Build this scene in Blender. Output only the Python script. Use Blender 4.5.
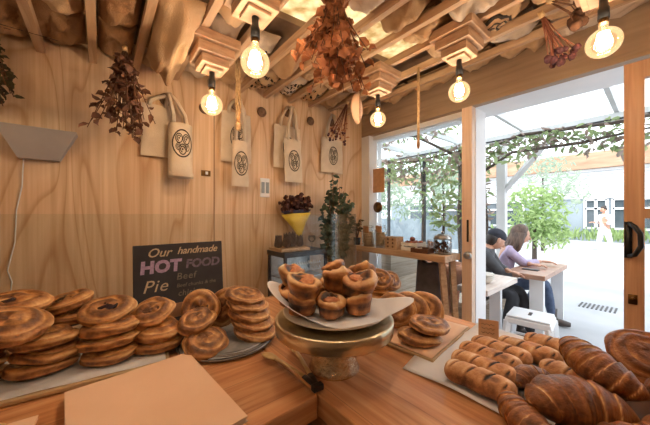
import bpy, math, random
from mathutils import Vector, Matrix, Euler, noise
C = bpy.context.scene
for o in list(bpy.data.objects): bpy.data.objects.remove(o)
COL = C.collection
PI = math.pi
# ---------------------------------------------------------------- camera, light, exposure
cam = bpy.data.cameras.new('camera'); cam.sensor_width = 36; cam.lens = 15.23; cam.shift_y = 0.0023
cam.clip_start = 0.05; cam.clip_end = 200
camo = bpy.data.objects.new('camera', cam); COL.objects.link(camo)
camo.location = (0, 0, 1.35); camo.rotation_euler = (PI/2, 0, math.radians(-39.3))
C.camera = camo
w = bpy.data.worlds.new('sky'); C.world = w; w.use_nodes = True
bg = w.node_tree.nodes['Background']; bg.inputs[0].default_value = (0.86, 0.93, 1.0, 1); bg.inputs[1].default_value = 2.7
sun = bpy.data.lights.new('sun', 'SUN'); sun.energy = 3.0; sun.angle = 0.03; sun.color = (1, 0.95, 0.88)
suno = bpy.data.objects.new('sun', sun); COL.objects.link(suno)
suno.rotation_euler = Vector((0.62, 0.30, -0.85)).to_track_quat('-Z', 'Y').to_euler()
BULB_POWER = 6.3
C.view_settings.view_transform = 'Standard'; C.view_settings.look = 'None'
C.view_settings.exposure = 0.25; C.view_settings.gamma = 1.0; C.view_settings.use_curve_mapping = False

# ---------------------------------------------------------------- materials
def _nodes(name):
    m = bpy.data.materials.new(name); m.use_nodes = True
    nt = m.node_tree; return m, nt, nt.nodes['Principled BSDF']
def lin(c, k=0.12):
    g_ = 0.35*c[0]+0.5*c[1]+0.15*c[2]; c = tuple(v+(g_-v)*k for v in c)      # a touch less saturated than the swatch
    return tuple(((v/255)/12.92 if v/255 <= 0.04045 else ((v/255+0.055)/1.055)**2.4) for v in c) + (1,)
def ramp(nt, stops):
    r = nt.nodes.new('ShaderNodeValToRGB'); e = r.color_ramp.elements
    while len(e) < len(stops): e.new(0.5)
    for el, (p, c) in zip(e, stops): el.position = p; el.color = c
    return r
def coords(nt, scale, kind='Object'):
    tc = nt.nodes.new('ShaderNodeTexCoord'); mp = nt.nodes.new('ShaderNodeMapping')
    mp.inputs['Scale'].default_value = scale
    nt.links.new(tc.outputs[kind], mp.inputs['Vector']); return mp
def nm(name, c1, c2=None, scale=(8,8,8), rough=0.6, metal=0.0, bump=0.0, bscale=None, coat=0.0, spec=0.5, detail=4, lo=0.35, hi=0.65, trans=0.0, sheen=0.0):
    m, nt, b = _nodes(name); c1 = lin(c1); c2 = lin(c2) if c2 else c1
    mp = coords(nt, scale); n = nt.nodes.new('ShaderNodeTexNoise'); n.inputs['Scale'].default_value = 1; n.inputs['Detail'].default_value = detail
    nt.links.new(mp.outputs[0], n.inputs['Vector'])
    r = ramp(nt, [(lo, c1), (hi, c2)]); nt.links.new(n.outputs['Fac'], r.inputs[0]); nt.links.new(r.outputs[0], b.inputs['Base Color'])
    b.inputs['Roughness'].default_value = rough; b.inputs['Metallic'].default_value = metal
    b.inputs['Specular IOR Level'].default_value = spec; b.inputs['Coat Weight'].default_value = coat; b.inputs['Coat Roughness'].default_value = 0.2
    if bump:
        n2 = nt.nodes.new('ShaderNodeTexNoise'); n2.inputs['Scale'].default_value = 1; n2.inputs['Detail'].default_value = 5
        mp2 = coords(nt, bscale or scale); nt.links.new(mp2.outputs[0], n2.inputs['Vector'])
        bp = nt.nodes.new('ShaderNodeBump'); bp.inputs['Strength'].default_value = bump; bp.inputs['Distance'].default_value = 0.01
        nt.links.new(n2.outputs['Fac'], bp.inputs['Height']); nt.links.new(bp.outputs[0], b.inputs['Normal'])
    if trans:
        out = nt.nodes['Material Output']; t = nt.nodes.new('ShaderNodeBsdfTranslucent'); mx = nt.nodes.new('ShaderNodeMixShader')
        nt.links.new(r.outputs[0], t.inputs[0]); mx.inputs[0].default_value = trans
        nt.links.new(b.outputs[0], mx.inputs[1]); nt.links.new(t.outputs[0], mx.inputs[2]); nt.links.new(mx.outputs[0], out.inputs[0])
    return m
def wood(name, c1, c2, c3, scale, rough=0.45, board=None, coat=0.0, k=0.3):
    """grain runs along the axis with the small scale value; board=(axis, width) tints each board"""
    m, nt, b = _nodes(name); L = nt.links
    mp = coords(nt, scale); n = nt.nodes.new('ShaderNodeTexNoise'); n.inputs['Scale'].default_value = 1; n.inputs['Detail'].default_value = 6; n.inputs['Distortion'].default_value = 0.6
    L.new(mp.outputs[0], n.inputs['Vector'])
    r = ramp(nt, [(0.3, lin(c1, k)), (0.5, lin(c2, k)), (0.72, lin(c3, k))]); L.new(n.outputs['Fac'], r.inputs[0])
    col = r.outputs[0]
    if board:
        tc = nt.nodes.new('ShaderNodeTexCoord'); sx = nt.nodes.new('ShaderNodeSeparateXYZ'); L.new(tc.outputs['Object'], sx.inputs[0])
        dv = nt.nodes.new('ShaderNodeMath'); dv.operation = 'DIVIDE'; dv.inputs[1].default_value = board[1]; L.new(sx.outputs[board[0]], dv.inputs[0])
        fl = nt.nodes.new('ShaderNodeMath'); fl.operation = 'FLOOR'; L.new(dv.outputs[0], fl.inputs[0])
        wn = nt.nodes.new('ShaderNodeTexWhiteNoise'); wn.noise_dimensions = '1D'; L.new(fl.outputs[0], wn.inputs['W'])
        mr = nt.nodes.new('ShaderNodeMapRange'); mr.inputs[3].default_value = 0.72; mr.inputs[4].default_value = 1.12; L.new(wn.outputs[0], mr.inputs[0])
        fr = nt.nodes.new('ShaderNodeMath'); fr.operation = 'FRACT'; L.new(dv.outputs[0], fr.inputs[0])
        lt = nt.nodes.new('ShaderNodeMath'); lt.operation = 'GREATER_THAN'; lt.inputs[1].default_value = board[2] if len(board) > 2 else 0.02; L.new(fr.outputs[0], lt.inputs[0])
        gap = nt.nodes.new('ShaderNodeMapRange'); gap.inputs[3].default_value = 0.45; L.new(lt.outputs[0], gap.inputs[0])
        mu = nt.nodes.new('ShaderNodeMath'); mu.operation = 'MULTIPLY'; L.new(mr.outputs[0], mu.inputs[0]); L.new(gap.outputs[0], mu.inputs[1])
        vm = nt.nodes.new('ShaderNodeVectorMath'); vm.operation = 'SCALE'; L.new(col, vm.inputs[0]); L.new(mu.outputs[0], vm.inputs['Scale']); col = vm.outputs[0]
    L.new(col, b.inputs['Base Color']); b.inputs['Roughness'].default_value = rough; b.inputs['Coat Weight'].default_value = coat
    bp = nt.nodes.new('ShaderNodeBump'); bp.inputs['Strength'].default_value = 0.12; bp.inputs['Distance'].default_value = 0.004
    L.new(n.outputs['Fac'], bp.inputs['Height']); L.new(bp.outputs[0], b.inputs['Normal'])
    return m
def plywood(name):
    """rotary cut veneer: contour bands of a tall stretched noise field, sheet seams every 1.2 m"""
    m, nt, b = _nodes(name); L = nt.links
    mp = coords(nt, (2.4, 2.4, 0.42)); n = nt.nodes.new('ShaderNodeTexNoise'); n.inputs['Scale'].default_value = 1.0; n.inputs['Detail'].default_value = 1.5; n.inputs['Roughness'].default_value = 0.35; n.inputs['Distortion'].default_value = 0.5
    L.new(mp.outputs[0], n.inputs['Vector'])
    mul = nt.nodes.new('ShaderNodeMath'); mul.operation = 'MULTIPLY'; mul.inputs[1].default_value = 11; L.new(n.outputs['Fac'], mul.inputs[0])
    fr = nt.nodes.new('ShaderNodeMath'); fr.operation = 'FRACT'; L.new(mul.outputs[0], fr.inputs[0])
    band = ramp(nt, [(0.0, lin((224, 190, 152))), (0.5, lin((232, 200, 164))), (0.8, lin((226, 190, 152))), (0.94, lin((204, 160, 118))), (1.0, lin((224, 190, 152)))]); L.new(fr.outputs[0], band.inputs[0])
    mp2 = coords(nt, (60, 60, 1.4)); n2 = nt.nodes.new('ShaderNodeTexNoise'); n2.inputs['Scale'].default_value = 1; n2.inputs['Detail'].default_value = 4; L.new(mp2.outputs[0], n2.inputs['Vector'])
    fine = ramp(nt, [(0.35, lin((238, 228, 216))), (0.65, (1, 1, 1, 1))]); L.new(n2.outputs['Fac'], fine.inputs[0])
    mx = nt.nodes.new('ShaderNodeMix'); mx.data_type = 'RGBA'; mx.blend_type = 'MULTIPLY'; mx.inputs[0].default_value = 1
    L.new(band.outputs[0], mx.inputs[6]); L.new(fine.outputs[0], mx.inputs[7])
    tc = nt.nodes.new('ShaderNodeTexCoord'); sx = nt.nodes.new('ShaderNodeSeparateXYZ'); L.new(tc.outputs['Object'], sx.inputs[0])
    a1 = nt.nodes.new('ShaderNodeMath'); a1.operation = 'ADD'; a1.inputs[1].default_value = 20*1.2-0.64; L.new(sx.outputs[0], a1.inputs[0])
    mo = nt.nodes.new('ShaderNodeMath'); mo.operation = 'MODULO'; mo.inputs[1].default_value = 1.2; L.new(a1.outputs[0], mo.inputs[0])
    lt = nt.nodes.new('ShaderNodeMath'); lt.operation = 'LESS_THAN'; lt.inputs[1].default_value = 0.006; L.new(mo.outputs[0], lt.inputs[0])
    mx2 = nt.nodes.new('ShaderNodeMix'); mx2.data_type = 'RGBA'; L.new(lt.outputs[0], mx2.inputs[0]); L.new(mx.outputs[2], mx2.inputs[6]); mx2.inputs[7].default_value = lin((120, 82, 50))
    L.new(mx2.outputs[2], b.inputs['Base Color']); b.inputs['Roughness'].default_value = 0.5
    return m
def pastry(name, stops, gloss=0.35, nscale=45, coat=0.25):
    m, nt, b = _nodes(name); L = nt.links
    at = nt.nodes.new('ShaderNodeAttribute'); at.attribute_name = 'tone'
    mp = coords(nt, (nscale,)*3); n = nt.nodes.new('ShaderNodeTexNoise'); n.inputs['Scale'].default_value = 1; n.inputs['Detail'].default_value = 5; n.inputs['Roughness'].default_value = 0.65; L.new(mp.outputs[0], n.inputs['Vector'])
    mp3 = coords(nt, (14,)*3); n3 = nt.nodes.new('ShaderNodeTexNoise'); n3.inputs['Scale'].default_value = 1; n3.inputs['Detail'].default_value = 2; L.new(mp3.outputs[0], n3.inputs['Vector'])
    ma = nt.nodes.new('ShaderNodeMath'); ma.operation = 'MULTIPLY_ADD'; ma.inputs[1].default_value = 0.5; L.new(n.outputs['Fac'], ma.inputs[0]); L.new(at.outputs['Fac'], ma.inputs[2])
    mb = nt.nodes.new('ShaderNodeMath'); mb.operation = 'MULTIPLY_ADD'; mb.inputs[1].default_value = 0.4; L.new(n3.outputs['Fac'], mb.inputs[0]); L.new(ma.outputs[0], mb.inputs[2])
    sb = nt.nodes.new('ShaderNodeMath'); sb.operation = 'SUBTRACT'; sb.inputs[1].default_value = 0.34; L.new(mb.outputs[0], sb.inputs[0])
    r = ramp(nt, [(p, lin(c)) for p, c in stops]); L.new(sb.outputs[0], r.inputs[0]); L.new(r.outputs[0], b.inputs['Base Color'])
    b.inputs['Roughness'].default_value = gloss; b.inputs['Coat Weight'].default_value = coat; b.inputs['Coat Roughness'].default_value = 0.25
    b.inputs['Subsurface Weight'].default_value = 0.06; b.inputs['Subsurface Radius'].default_value = (0.01, 0.004, 0.002)
    bp = nt.nodes.new('ShaderNodeBump'); bp.inputs['Strength'].default_value = 0.9; bp.inputs['Distance'].default_value = 0.006
    L.new(n.outputs['Fac'], bp.inputs['Height']); L.new(bp.outputs[0], b.inputs['Normal'])
    return m
def glass(name, tint=(1, 1, 1), refl=1.0, rough=0.0, glow=None):
    m, nt, b = _nodes(name); nt.nodes.remove(b); L = nt.links
    t = nt.nodes.new('ShaderNodeBsdfTransparent'); t.inputs[0].default_value = (*tint, 1)
    g = nt.nodes.new('ShaderNodeBsdfGlossy'); g.inputs['Roughness'].default_value = rough
    f = nt.nodes.new('ShaderNodeFresnel'); f.inputs[0].default_value = 1.45
    mu = nt.nodes.new('ShaderNodeMath'); mu.operation = 'MULTIPLY'; mu.inputs[1].default_value = refl; L.new(f.outputs[0], mu.inputs[0])
    mx = nt.nodes.new('ShaderNodeMixShader'); L.new(mu.outputs[0], mx.inputs[0]); L.new(t.outputs[0], mx.inputs[1]); L.new(g.outputs[0], mx.inputs[2])
    so = mx.outputs[0]
    if glow:
        e = nt.nodes.new('ShaderNodeEmission'); e.inputs[0].default_value = (*glow[:3], 1); e.inputs[1].default_value = glow[3]
        ad = nt.nodes.new('ShaderNodeAddShader'); L.new(so, ad.inputs[0]); L.new(e.outputs[0], ad.inputs[1]); so = ad.outputs[0]
    L.new(so, nt.nodes['Material Output'].inputs[0]); return m
def emit(name, col, s):
    m, nt, b = _nodes(name); b.inputs['Base Color'].default_value = (*col, 1); b.inputs['Emission Color'].default_value = (*col, 1); b.inputs['Emission Strength'].default_value = s; return m
def sheet(name, col, s=0.7):
    m, nt, b = _nodes(name); L = nt.links; c = lin(col)
    t = nt.nodes.new('ShaderNodeBsdfTranslucent'); t.inputs[0].default_value = c; b.inputs['Base Color'].default_value = c; b.inputs['Roughness'].default_value = 0.5
    mx = nt.nodes.new('ShaderNodeMixShader'); mx.inputs[0].default_value = s; L.new(b.outputs[0], mx.inputs[1]); L.new(t.outputs[0], mx.inputs[2]); L.new(mx.outputs[0], nt.nodes['Material Output'].inputs[0]); return m

M = {}
M['ply'] = plywood('plywood')
M['counter_x'] = wood('counter wood', (180, 114, 68), (212, 148, 98), (230, 176, 126), (3, 50, 50), 0.34, (1, 0.12, 0.012), k=0.0)
M['counter_y'] = wood('counter wood long', (182, 118, 72), (216, 154, 104), (234, 182, 134), (50, 3, 50), 0.30, (0, 0.12, 0.012), k=0.0)
M['batten'] = wood('batten pine', (178, 128, 84), (198, 150, 104), (212, 168, 124), (40, 3, 40), 0.6)
M['header'] = wood('header timber', (150, 118, 88), (164, 130, 98), (174, 140, 108), (30, 2, 30), 0.6)
M['post'] = wood('post timber', (226, 182, 148), (236, 196, 164), (242, 206, 176), (40, 40, 2), 0.5)
M['door'] = wood('door timber', (190, 128, 82), (206, 146, 98), (218, 162, 114), (50, 50, 2), 0.45)
M['plank'] = wood('pale planks', (176, 150, 122), (196, 172, 144), (212, 190, 164), (3, 3, 40), 0.6, (2, 0.16, 0.03))
M['newsprint'] = nm('grey printed paper', (150, 146, 142), (120, 116, 114), (30, 30, 30), 0.8)
M['boxwood'] = wood('lamp box wood', (176, 128, 88), (194, 146, 104), (208, 162, 120), (14, 14, 60), 0.55)
M['ceil'] = nm('ceiling lining', (150, 120, 92), (120, 94, 70), (6, 6, 6), 0.9)
M['white'] = nm('white paint', (236, 238, 240), (226, 228, 232), (3, 3, 3), 0.45)
M['wall'] = nm('painted wall', (196, 172, 146), (186, 160, 134), (3, 3, 3), 0.8)
M['floor'] = nm('concrete floor', (128, 116, 104), (108, 98, 88), (4, 4, 4), 0.6)
M['pave'] = nm('pavement', (176, 177, 180), (160, 162, 166), (1.2, 1.2, 1.2), 0.85, detail=8)
M['glass'] = glass('window glass', (0.96, 0.98, 0.98), 0.8)
M['guard'] = glass('guard glass', (0.95, 0.97, 0.965), 0.6)
M['jar'] = glass('jar glass', (0.97, 0.98, 0.98), 0.5)
M['bulb'] = glass('bulb glass', (1.0, 0.95, 0.86), 0.8, glow=(1.0, 0.62, 0.3, 0.30))
M['filament'] = emit('hot filament', (1.0, 0.62, 0.26), 60)
M['black'] = nm('black paint', (22, 21, 22), (32, 30, 30), (20, 20, 20), 0.45)
M['brass'] = nm('dark brass', (120, 84, 44), (96, 64, 32), (30, 30, 30), 0.35, 0.9)
M['steel'] = nm('steel', (190, 190, 188), (170, 170, 168), (30, 30, 30), 0.28, 1.0)
M['gold'] = nm('hammered silver gold', (222, 206, 176), (204, 188, 158), (60, 60, 60), 0.26, 1.0, 0.35, (110, 110, 110))
M['rim'] = nm('satin gold rim', (218, 204, 174), (204, 188, 156), (20, 20, 20), 0.28, 1.0, 0.15, (50, 50, 50))
M['tong'] = nm('brass tongs', (232, 200, 140), (214, 180, 120), (40, 40, 40), 0.38, 0.55)
M['ceramic'] = nm('white plate', (226, 218, 206), (220, 212, 198), (5, 5, 5), 0.3)
M['paper'] = nm('baking paper', (246, 246, 250), (238, 237, 240), (6, 6, 6), 0.65, trans=0.3)
M['kraft'] = nm('kraft paper', (236, 194, 160), (230, 186, 150), (5, 5, 5), 0.7, bump=0.1, bscale=(30, 30, 30))
M['kraftedge'] = nm('kraft paper edge', (196, 156, 116), (150, 112, 78), (4, 4, 300), 0.8)
M['card'] = nm('brown card', (200, 150, 108), (186, 136, 94), (30, 30, 30), 0.8)
M['trayboard'] = nm('pale tray board', (196, 166, 122), (182, 150, 106), (10, 10, 10), 0.6)
M['darktray'] = nm('dark wooden tray', (110, 66, 40), (84, 48, 28), (6, 40, 40), 0.5)
M['slate'] = nm('chalkboard', (46, 43, 46), (58, 54, 56), (9, 9, 9), 0.85, detail=6)
M['chalk'] = nm('cream chalk', (206, 184, 150), (176, 150, 116), (120, 120, 120), 0.95)
M['lilac'] = nm('lilac chalk', (186, 158, 186), (160, 130, 162), (120, 120, 120), 0.95)
M['dimlilac'] = nm('rubbed lilac chalk', (124, 110, 126), (96, 84, 100), (100, 100, 100), 0.95)
M['dimchalk'] = nm('rubbed cream chalk', (132, 122, 104), (108, 98, 84), (100, 100, 100), 0.95)
M['hessian'] = nm('hessian', (220, 184, 142), (194, 154, 112), (5, 5, 5), 0.95, bump=0.5, bscale=(160, 160, 160), trans=0.25)
M['hessian_dark'] = nm('dark hessian', (176, 132, 88), (148, 106, 68), (5, 5, 5), 0.95, bump=0.5, bscale=(160, 160, 160))
M['sackwhite'] = nm('pale printed sack cloth', (232, 214, 194), (212, 190, 168), (5, 5, 5), 0.9, bump=0.4, bscale=(150, 150, 150), trans=0.25)
M['ink'] = nm('sack ink', (44, 36, 30), (64, 54, 44), (90, 90, 90), 0.9)
M['calico'] = nm('calico', (232, 214, 190), (220, 200, 174), (10, 10, 10), 0.9, bump=0.3, bscale=(220, 220, 220), trans=0.12)
M['knob'] = wood('knob wood', (96, 60, 34), (124, 80, 46), (150, 100, 60), (40, 40, 40), 0.5)
M['rope'] = nm('jute rope', (206, 170, 122), (176, 138, 92), (60, 60, 60), 0.9, bump=0.5, bscale=(120, 120, 300))
M['skylight'] = nm('crinkled milky skylight film', (240, 224, 190), (196, 168, 122), (16, 16, 16), 0.5, trans=0.75, detail=6)
M['pergola_roof'] = sheet('clear pergola sheet', (245, 248, 250), 0.85)
M['grey'] = nm('grey lamp metal', (176, 170, 168), (168, 160, 158), (6, 6, 6), 0.5)
M['warmer'] = nm('dark grey metal', (66, 66, 70), (54, 54, 58), (10, 10, 10), 0.4, 0.3)
M['dryleaf'] = nm('dried brown leaf', (196, 124, 76), (146, 84, 48), (14, 14, 14), 0.7, trans=0.25)
M['dryleaf_dark'] = nm('dark dried leaf', (132, 84, 60), (92, 56, 40), (14, 14, 14), 0.7, trans=0.15)
M['drygreen'] = nm('dried olive leaf', (84, 76, 40), (58, 48, 28), (14, 14, 14), 0.7, trans=0.15)
M['twig'] = nm('twig', (120, 76, 48), (90, 56, 36), (20, 20, 20), 0.8)
M['redtwig'] = nm('reddish dried stem', (150, 84, 58), (120, 62, 42), (20, 20, 20), 0.8)
M['bud'] = nm('dried purple bud', (96, 48, 54), (70, 34, 40), (40, 40, 40), 0.8)
M['plum'] = nm('dried plum flower', (92, 50, 40), (66, 34, 30), (40, 40, 40), 0.9)
M['pod'] = nm('dried seed pod', (112, 72, 46), (84, 52, 34), (40, 40, 40), 0.85)
M['yellow'] = nm('yellow wrap paper', (246, 214, 70), (232, 194, 50), (12, 12, 12), 0.4)
M['navy'] = nm('navy tissue', (40, 38, 66), (54, 48, 80), (20, 20, 20), 0.6)
M['eucalypt'] = nm('grey green leaf', (92, 108, 84), (62, 78, 58), (9, 9, 9), 0.55, trans=0.2)
M['succulent'] = nm('dusky artichoke', (126, 108, 106), (92, 84, 80), (20, 20, 20), 0.6)
M['vine'] = nm('vine leaf', (170, 186, 128), (128, 150, 96), (2, 2, 2), 0.55, trans=0.45)
M['vine_brown'] = nm('browning vine leaf', (170, 142, 130), (142, 128, 116), (2, 2, 2), 0.6, trans=0.4)
M['tree'] = nm('street tree leaf', (178, 194, 170), (150, 170, 146), (0.6, 0.6, 0.6), 0.6, trans=0.45)
M['bush'] = nm('bright bush leaf', (172, 196, 126), (136, 166, 98), (2, 2, 2), 0.5, trans=0.45)
M['bark'] = nm('bark', (92, 78, 66), (70, 58, 50), (14, 14, 40), 0.9)
M['pgrey'] = nm('pale grey post', (206, 206, 204), (192, 192, 192), (3, 3, 3), 0.6)
M['darksteel'] = nm('dark post steel', (58, 56, 58), (48, 46, 48), (6, 6, 6), 0.5, 0.3)
M['clad'] = nm('white cladding', (240, 240, 240), (230, 231, 233), (1, 1, 1), 0.5)
M['fascia'] = wood('orange fascia timber', (170, 120, 84), (188, 138, 100), (200, 154, 116), (6, 1, 6), 0.7)
M['bluegrey'] = nm('blue grey panel', (150, 162, 172), (138, 150, 160), (1, 1, 1), 0.6)
M['pane'] = nm('dark shop glass', (70, 80, 88), (96, 106, 112), (0.6, 0.6, 0.6), 0.08)
M['kerb'] = nm('kerb concrete', (182, 182, 184), (168, 168, 170), (2, 2, 2), 0.9)
M['tabletop'] = wood('table timber', (158, 104, 78), (178, 124, 94), (196, 146, 116), (40, 3, 40), 0.4)
M['tablepale'] = wood('worn pale table boards', (206, 180, 162), (222, 200, 186), (232, 216, 204), (4, 30, 40), 0.4)
M['crateW'] = nm('white crate wood', (232, 230, 224), (222, 218, 210), (8, 8, 30), 0.6)
M['terracotta'] = nm('terracotta', (192, 128, 92), (176, 110, 76), (12, 12, 12), 0.8)
M['bun'] = nm('red brown bun', (150, 84, 60), (116, 58, 42), (40, 40, 40), 0.5)
M['cookie'] = nm('dark cookie', (96, 62, 46), (74, 46, 34), (50, 50, 50), 0.7)
M['pink'] = nm('pink meringue', (220, 190, 176), (206, 170, 156), (30, 30, 30), 0.7)
M['grain'] = nm('oat biscuits', (214, 186, 152), (190, 160, 124), (40, 40, 40), 0.8)
M['skin'] = nm('skin', (206, 152, 124), (196, 140, 112), (10, 10, 10), 0.5)
M['jacket'] = nm('charcoal jacket', (58, 58, 62), (74, 74, 78), (10, 10, 10), 0.7)
M['capcloth'] = nm('navy cap cloth', (42, 44, 58), (36, 38, 50), (20, 20, 20), 0.8)
M['jeans'] = nm('blue jeans', (78, 94, 124), (58, 72, 100), (14, 14, 14), 0.85)
M['trouser'] = nm('dark trouser', (44, 44, 50), (34, 34, 38), (14, 14, 14), 0.85)
M['lilactop'] = nm('lilac knit top', (182, 166, 196), (166, 150, 182), (20, 20, 20), 0.85)
M['hair'] = nm('brown hair', (108, 82, 66), (76, 54, 42), (40, 40, 6), 0.55)
M['darkhair'] = nm('dark hair', (50, 38, 32), (38, 28, 24), (40, 40, 8), 0.55)
M['whitecloth'] = nm('white clothes', (236, 234, 236), (224, 222, 226), (6, 6, 6), 0.85)
M['shoe'] = nm('brown boot leather', (70, 54, 46), (54, 42, 36), (20, 20, 20), 0.5)
M['palegrey'] = nm('pale grey shoe', (200, 200, 202), (186, 186, 190), (20, 20, 20), 0.6)
M['stool'] = nm('white enamel steel', (232, 234, 236), (224, 226, 230), (4, 4, 4), 0.3)
M['eye'] = nm('eye', (30, 24, 20), None, rough=0.2)
M['print'] = nm('dark green brown print', (58, 48, 40), (84, 72, 58), (80, 80, 80), 0.9)
M['lip'] = nm('plum fabric', (66, 62, 68), (84, 78, 84), (12, 12, 12), 0.9)
CR = [(0.05, (40, 20, 10)), (0.28, (124, 72, 30)), (0.48, (190, 126, 62)), (0.68, (222, 170, 104)), (0.9, (246, 218, 166))]
M['danish'] = pastry('golden danish crust', CR, 0.42, 60, 0.1)
M['croissant'] = pastry('deep brown croissant crust', [(0.0, (46, 20, 8)), (0.26, (112, 58, 22)), (0.5, (166, 96, 40)), (0.72, (206, 146, 78)), (0.95, (240, 200, 140))], 0.36, 80, 0.2)
M['roll'] = pastry('dusted roll crust', [(0.0, (34, 20, 12)), (0.2, (124, 74, 38)), (0.42, (194, 130, 76)), (0.65, (220, 172, 124)), (0.9, (242, 218, 190))], 0.55, 60, 0.0)
M['pie'] = pastry('baked pie crust', [(0.05, (56, 26, 10)), (0.25, (140, 80, 34)), (0.45, (196, 128, 66)), (0.66, (224, 170, 106)), (0.9, (244, 212, 164))], 0.4)
M['blueberry'] = nm('dark berry filling', (34, 22, 34), (56, 26, 34), (120, 120, 120), 0.22, bump=0.8, bscale=(140, 140, 140))
M['cinnamon'] = nm('cinnamon filling', (70, 34, 16), (104, 56, 26), (90, 90, 90), 0.3, bump=0.8, bscale=(140, 140, 140))
M['egg'] = nm('cheesy filling', (214, 140, 84), (176, 92, 48), (70, 70, 70), 0.4, bump=0.6, bscale=(120, 120, 120))

# ---------------------------------------------------------------- mesh helpers
class MB:
    def __init__(s): s.v = []; s.f = []; s.t = []
    def add(s, vs, fs, T=None, tone=None):
        k = len(s.v)
        s.v += [(T @ Vector(p)) if T else Vector(p) for p in vs]; s.f += [tuple(i+k for i in f) for f in fs]
        s.t += list(tone) if tone else [0.5]*len(vs); return s
    def box(s, c, d, T=None, rz=0.0, taper=1.0):
        x, y, z = d[0]/2, d[1]/2, d[2]/2; vs = []
        cr, sr = math.cos(rz), math.sin(rz)
        for k, t in ((-z, taper), (z, 1.0)):
            for a, b in ((-x, -y), (x, -y), (x, y), (-x, y)):
                a *= t; b *= t; vs.append((c[0]+a*cr-b*sr, c[1]+a*sr+b*cr, c[2]+k))
        return s.add(vs, [(3, 2, 1, 0), (4, 5, 6, 7), (0, 1, 5, 4), (1, 2, 6, 5), (2, 3, 7, 6), (3, 0, 4, 7)], T)
    def tube(s, pts, r, n=8, T=None, flat=1.0, tone=None):
        pts = [Vector(p) for p in pts]; rs = r if isinstance(r, (list, tuple)) else [r]*len(pts)
        vs = []; up = None; tn = []
        for i, p in enumerate(pts):
            d = (pts[min(i+1, len(pts)-1)]-pts[max(i-1, 0)]).normalized()
            if up is None: up = Vector((0, 0, 1)) if abs(d.z) < 0.9 else Vector((0, 1, 0))
            a = d.cross(up).normalized(); b = a.cross(d).normalized(); up = b
            for k in range(n):
                th = 2*PI*k/n; vs.append(p+a*math.cos(th)*rs[i]+b*math.sin(th)*rs[i]*flat); tn.append(tone[i] if tone else 0.5)
        m = len(pts); fs = [(i*n+k, i*n+(k+1) % n, (i+1)*n+(k+1) % n, (i+1)*n+k) for i in range(m-1) for k in range(n)]
        fs += [tuple(range(n))[::-1], tuple(range((m-1)*n, m*n))]
        return s.add(vs, fs, T, tn)
    def lathe(s, prof, n=32, c=(0, 0, 0), T=None, wob=None):
        vs = []; m = len(prof)
        for i, (r, z) in enumerate(prof):
            for k in range(n):
                th = 2*PI*k/n; q = r*(wob(th, i) if wob else 1); vs.append((c[0]+q*math.cos(th), c[1]+q*math.sin(th), c[2]+z))
        fs = [(i*n+k, i*n+(k+1) % n, (i+1)*n+(k+1) % n, (i+1)*n+k) for i in range(m-1) for k in range(n)]
        if prof[0][0] > 1e-6: fs.append(tuple(range(n))[::-1])
        if prof[-1][0] > 1e-6: fs.append(tuple(range((m-1)*n, m*n)))
        return s.add(vs, fs, T)
    def grid(s, fn, nu, nv, T=None, thick=0.0):
        vs = []; tn = []
        for i in range(nu+1):
            for j in range(nv+1):
                p = fn(i/nu, j/nv); vs.append(p[:3]); tn.append(p[3] if len(p) > 3 else 0.5)
        w = nv+1; fs = [(i*w+j, (i+1)*w+j, (i+1)*w+j+1, i*w+j+1) for i in range(nu) for j in range(nv)]
        if thick:
            k = len(vs); nrm = [Vector((0, 0, 0)) for _ in vs]
            for f in fs:
                a, b, c, d = [Vector(vs[i]) for i in f]; q = (c-a).cross(d-b)
                for i in f: nrm[i] += q
            vs2 = [tuple(Vector(p)-nn.normalized()*thick if nn.length > 0 else p) for p, nn in zip(vs, nrm)]
            edge = [i*w for i in range(nu+1)]+[nu*w+j for j in range(1, nv+1)]+[i*w+nv for i in range(nu-1, -1, -1)]+[j for j in range(nv-1, 0, -1)]
            fs = fs+[tuple(k+i for i in f[::-1]) for f in fs]+[(edge[q], k+edge[q], k+edge[(q+1) % len(edge)], edge[(q+1) % len(edge)]) for q in range(len(edge))]
            vs += vs2; tn += tn
        return s.add(vs, fs, T, tn)
    def blob(s, c, r, nu=12, nv=8, fn=None, T=None):
        vs = []; r = (r, r, r) if isinstance(r, (int, float)) else r
        for i in range(nv+1):
            ph = -PI/2+PI*i/nv
            for k in range(nu):
                th = 2*PI*k/nu; d = Vector((math.cos(ph)*math.cos(th), math.cos(ph)*math.sin(th), math.sin(ph)))
                q = fn(d) if fn else 1; vs.append((c[0]+d.x*r[0]*q, c[1]+d.y*r[1]*q, c[2]+d.z*r[2]*q))
        fs = [(i*nu+k, i*nu+(k+1) % nu, (i+1)*nu+(k+1) % nu, (i+1)*nu+k) for i in range(nv) for k in range(nu)]
        return s.add(vs, fs, T)
    def leaf(s, p, d, l, wd, curl=0.25, up=None):
        p = Vector(p); d = Vector(d).normalized(); up = Vector(up) if up else Vector((random.uniform(-1, 1), random.uniform(-1, 1), random.uniform(-.3, 1)))
        a = d.cross(up); a = a.normalized() if a.length > 1e-4 else Vector((1, 0, 0)); b = a.cross(d)
        vs = [p, p+d*l*.35+a*wd*.5+b*wd*curl, p+d*l*.75+a*wd*.36+b*wd*curl, p+d*l-b*l*.1, p+d*l*.75-a*wd*.36+b*wd*curl, p+d*l*.35-a*wd*.5+b*wd*curl, p+d*l*.4, p+d*l*.78]
        return s.add(vs, [(0, 1, 6), (0, 6, 5), (1, 2, 7, 6), (5, 6, 7, 4), (2, 3, 7), (7, 3, 4)])
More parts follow.
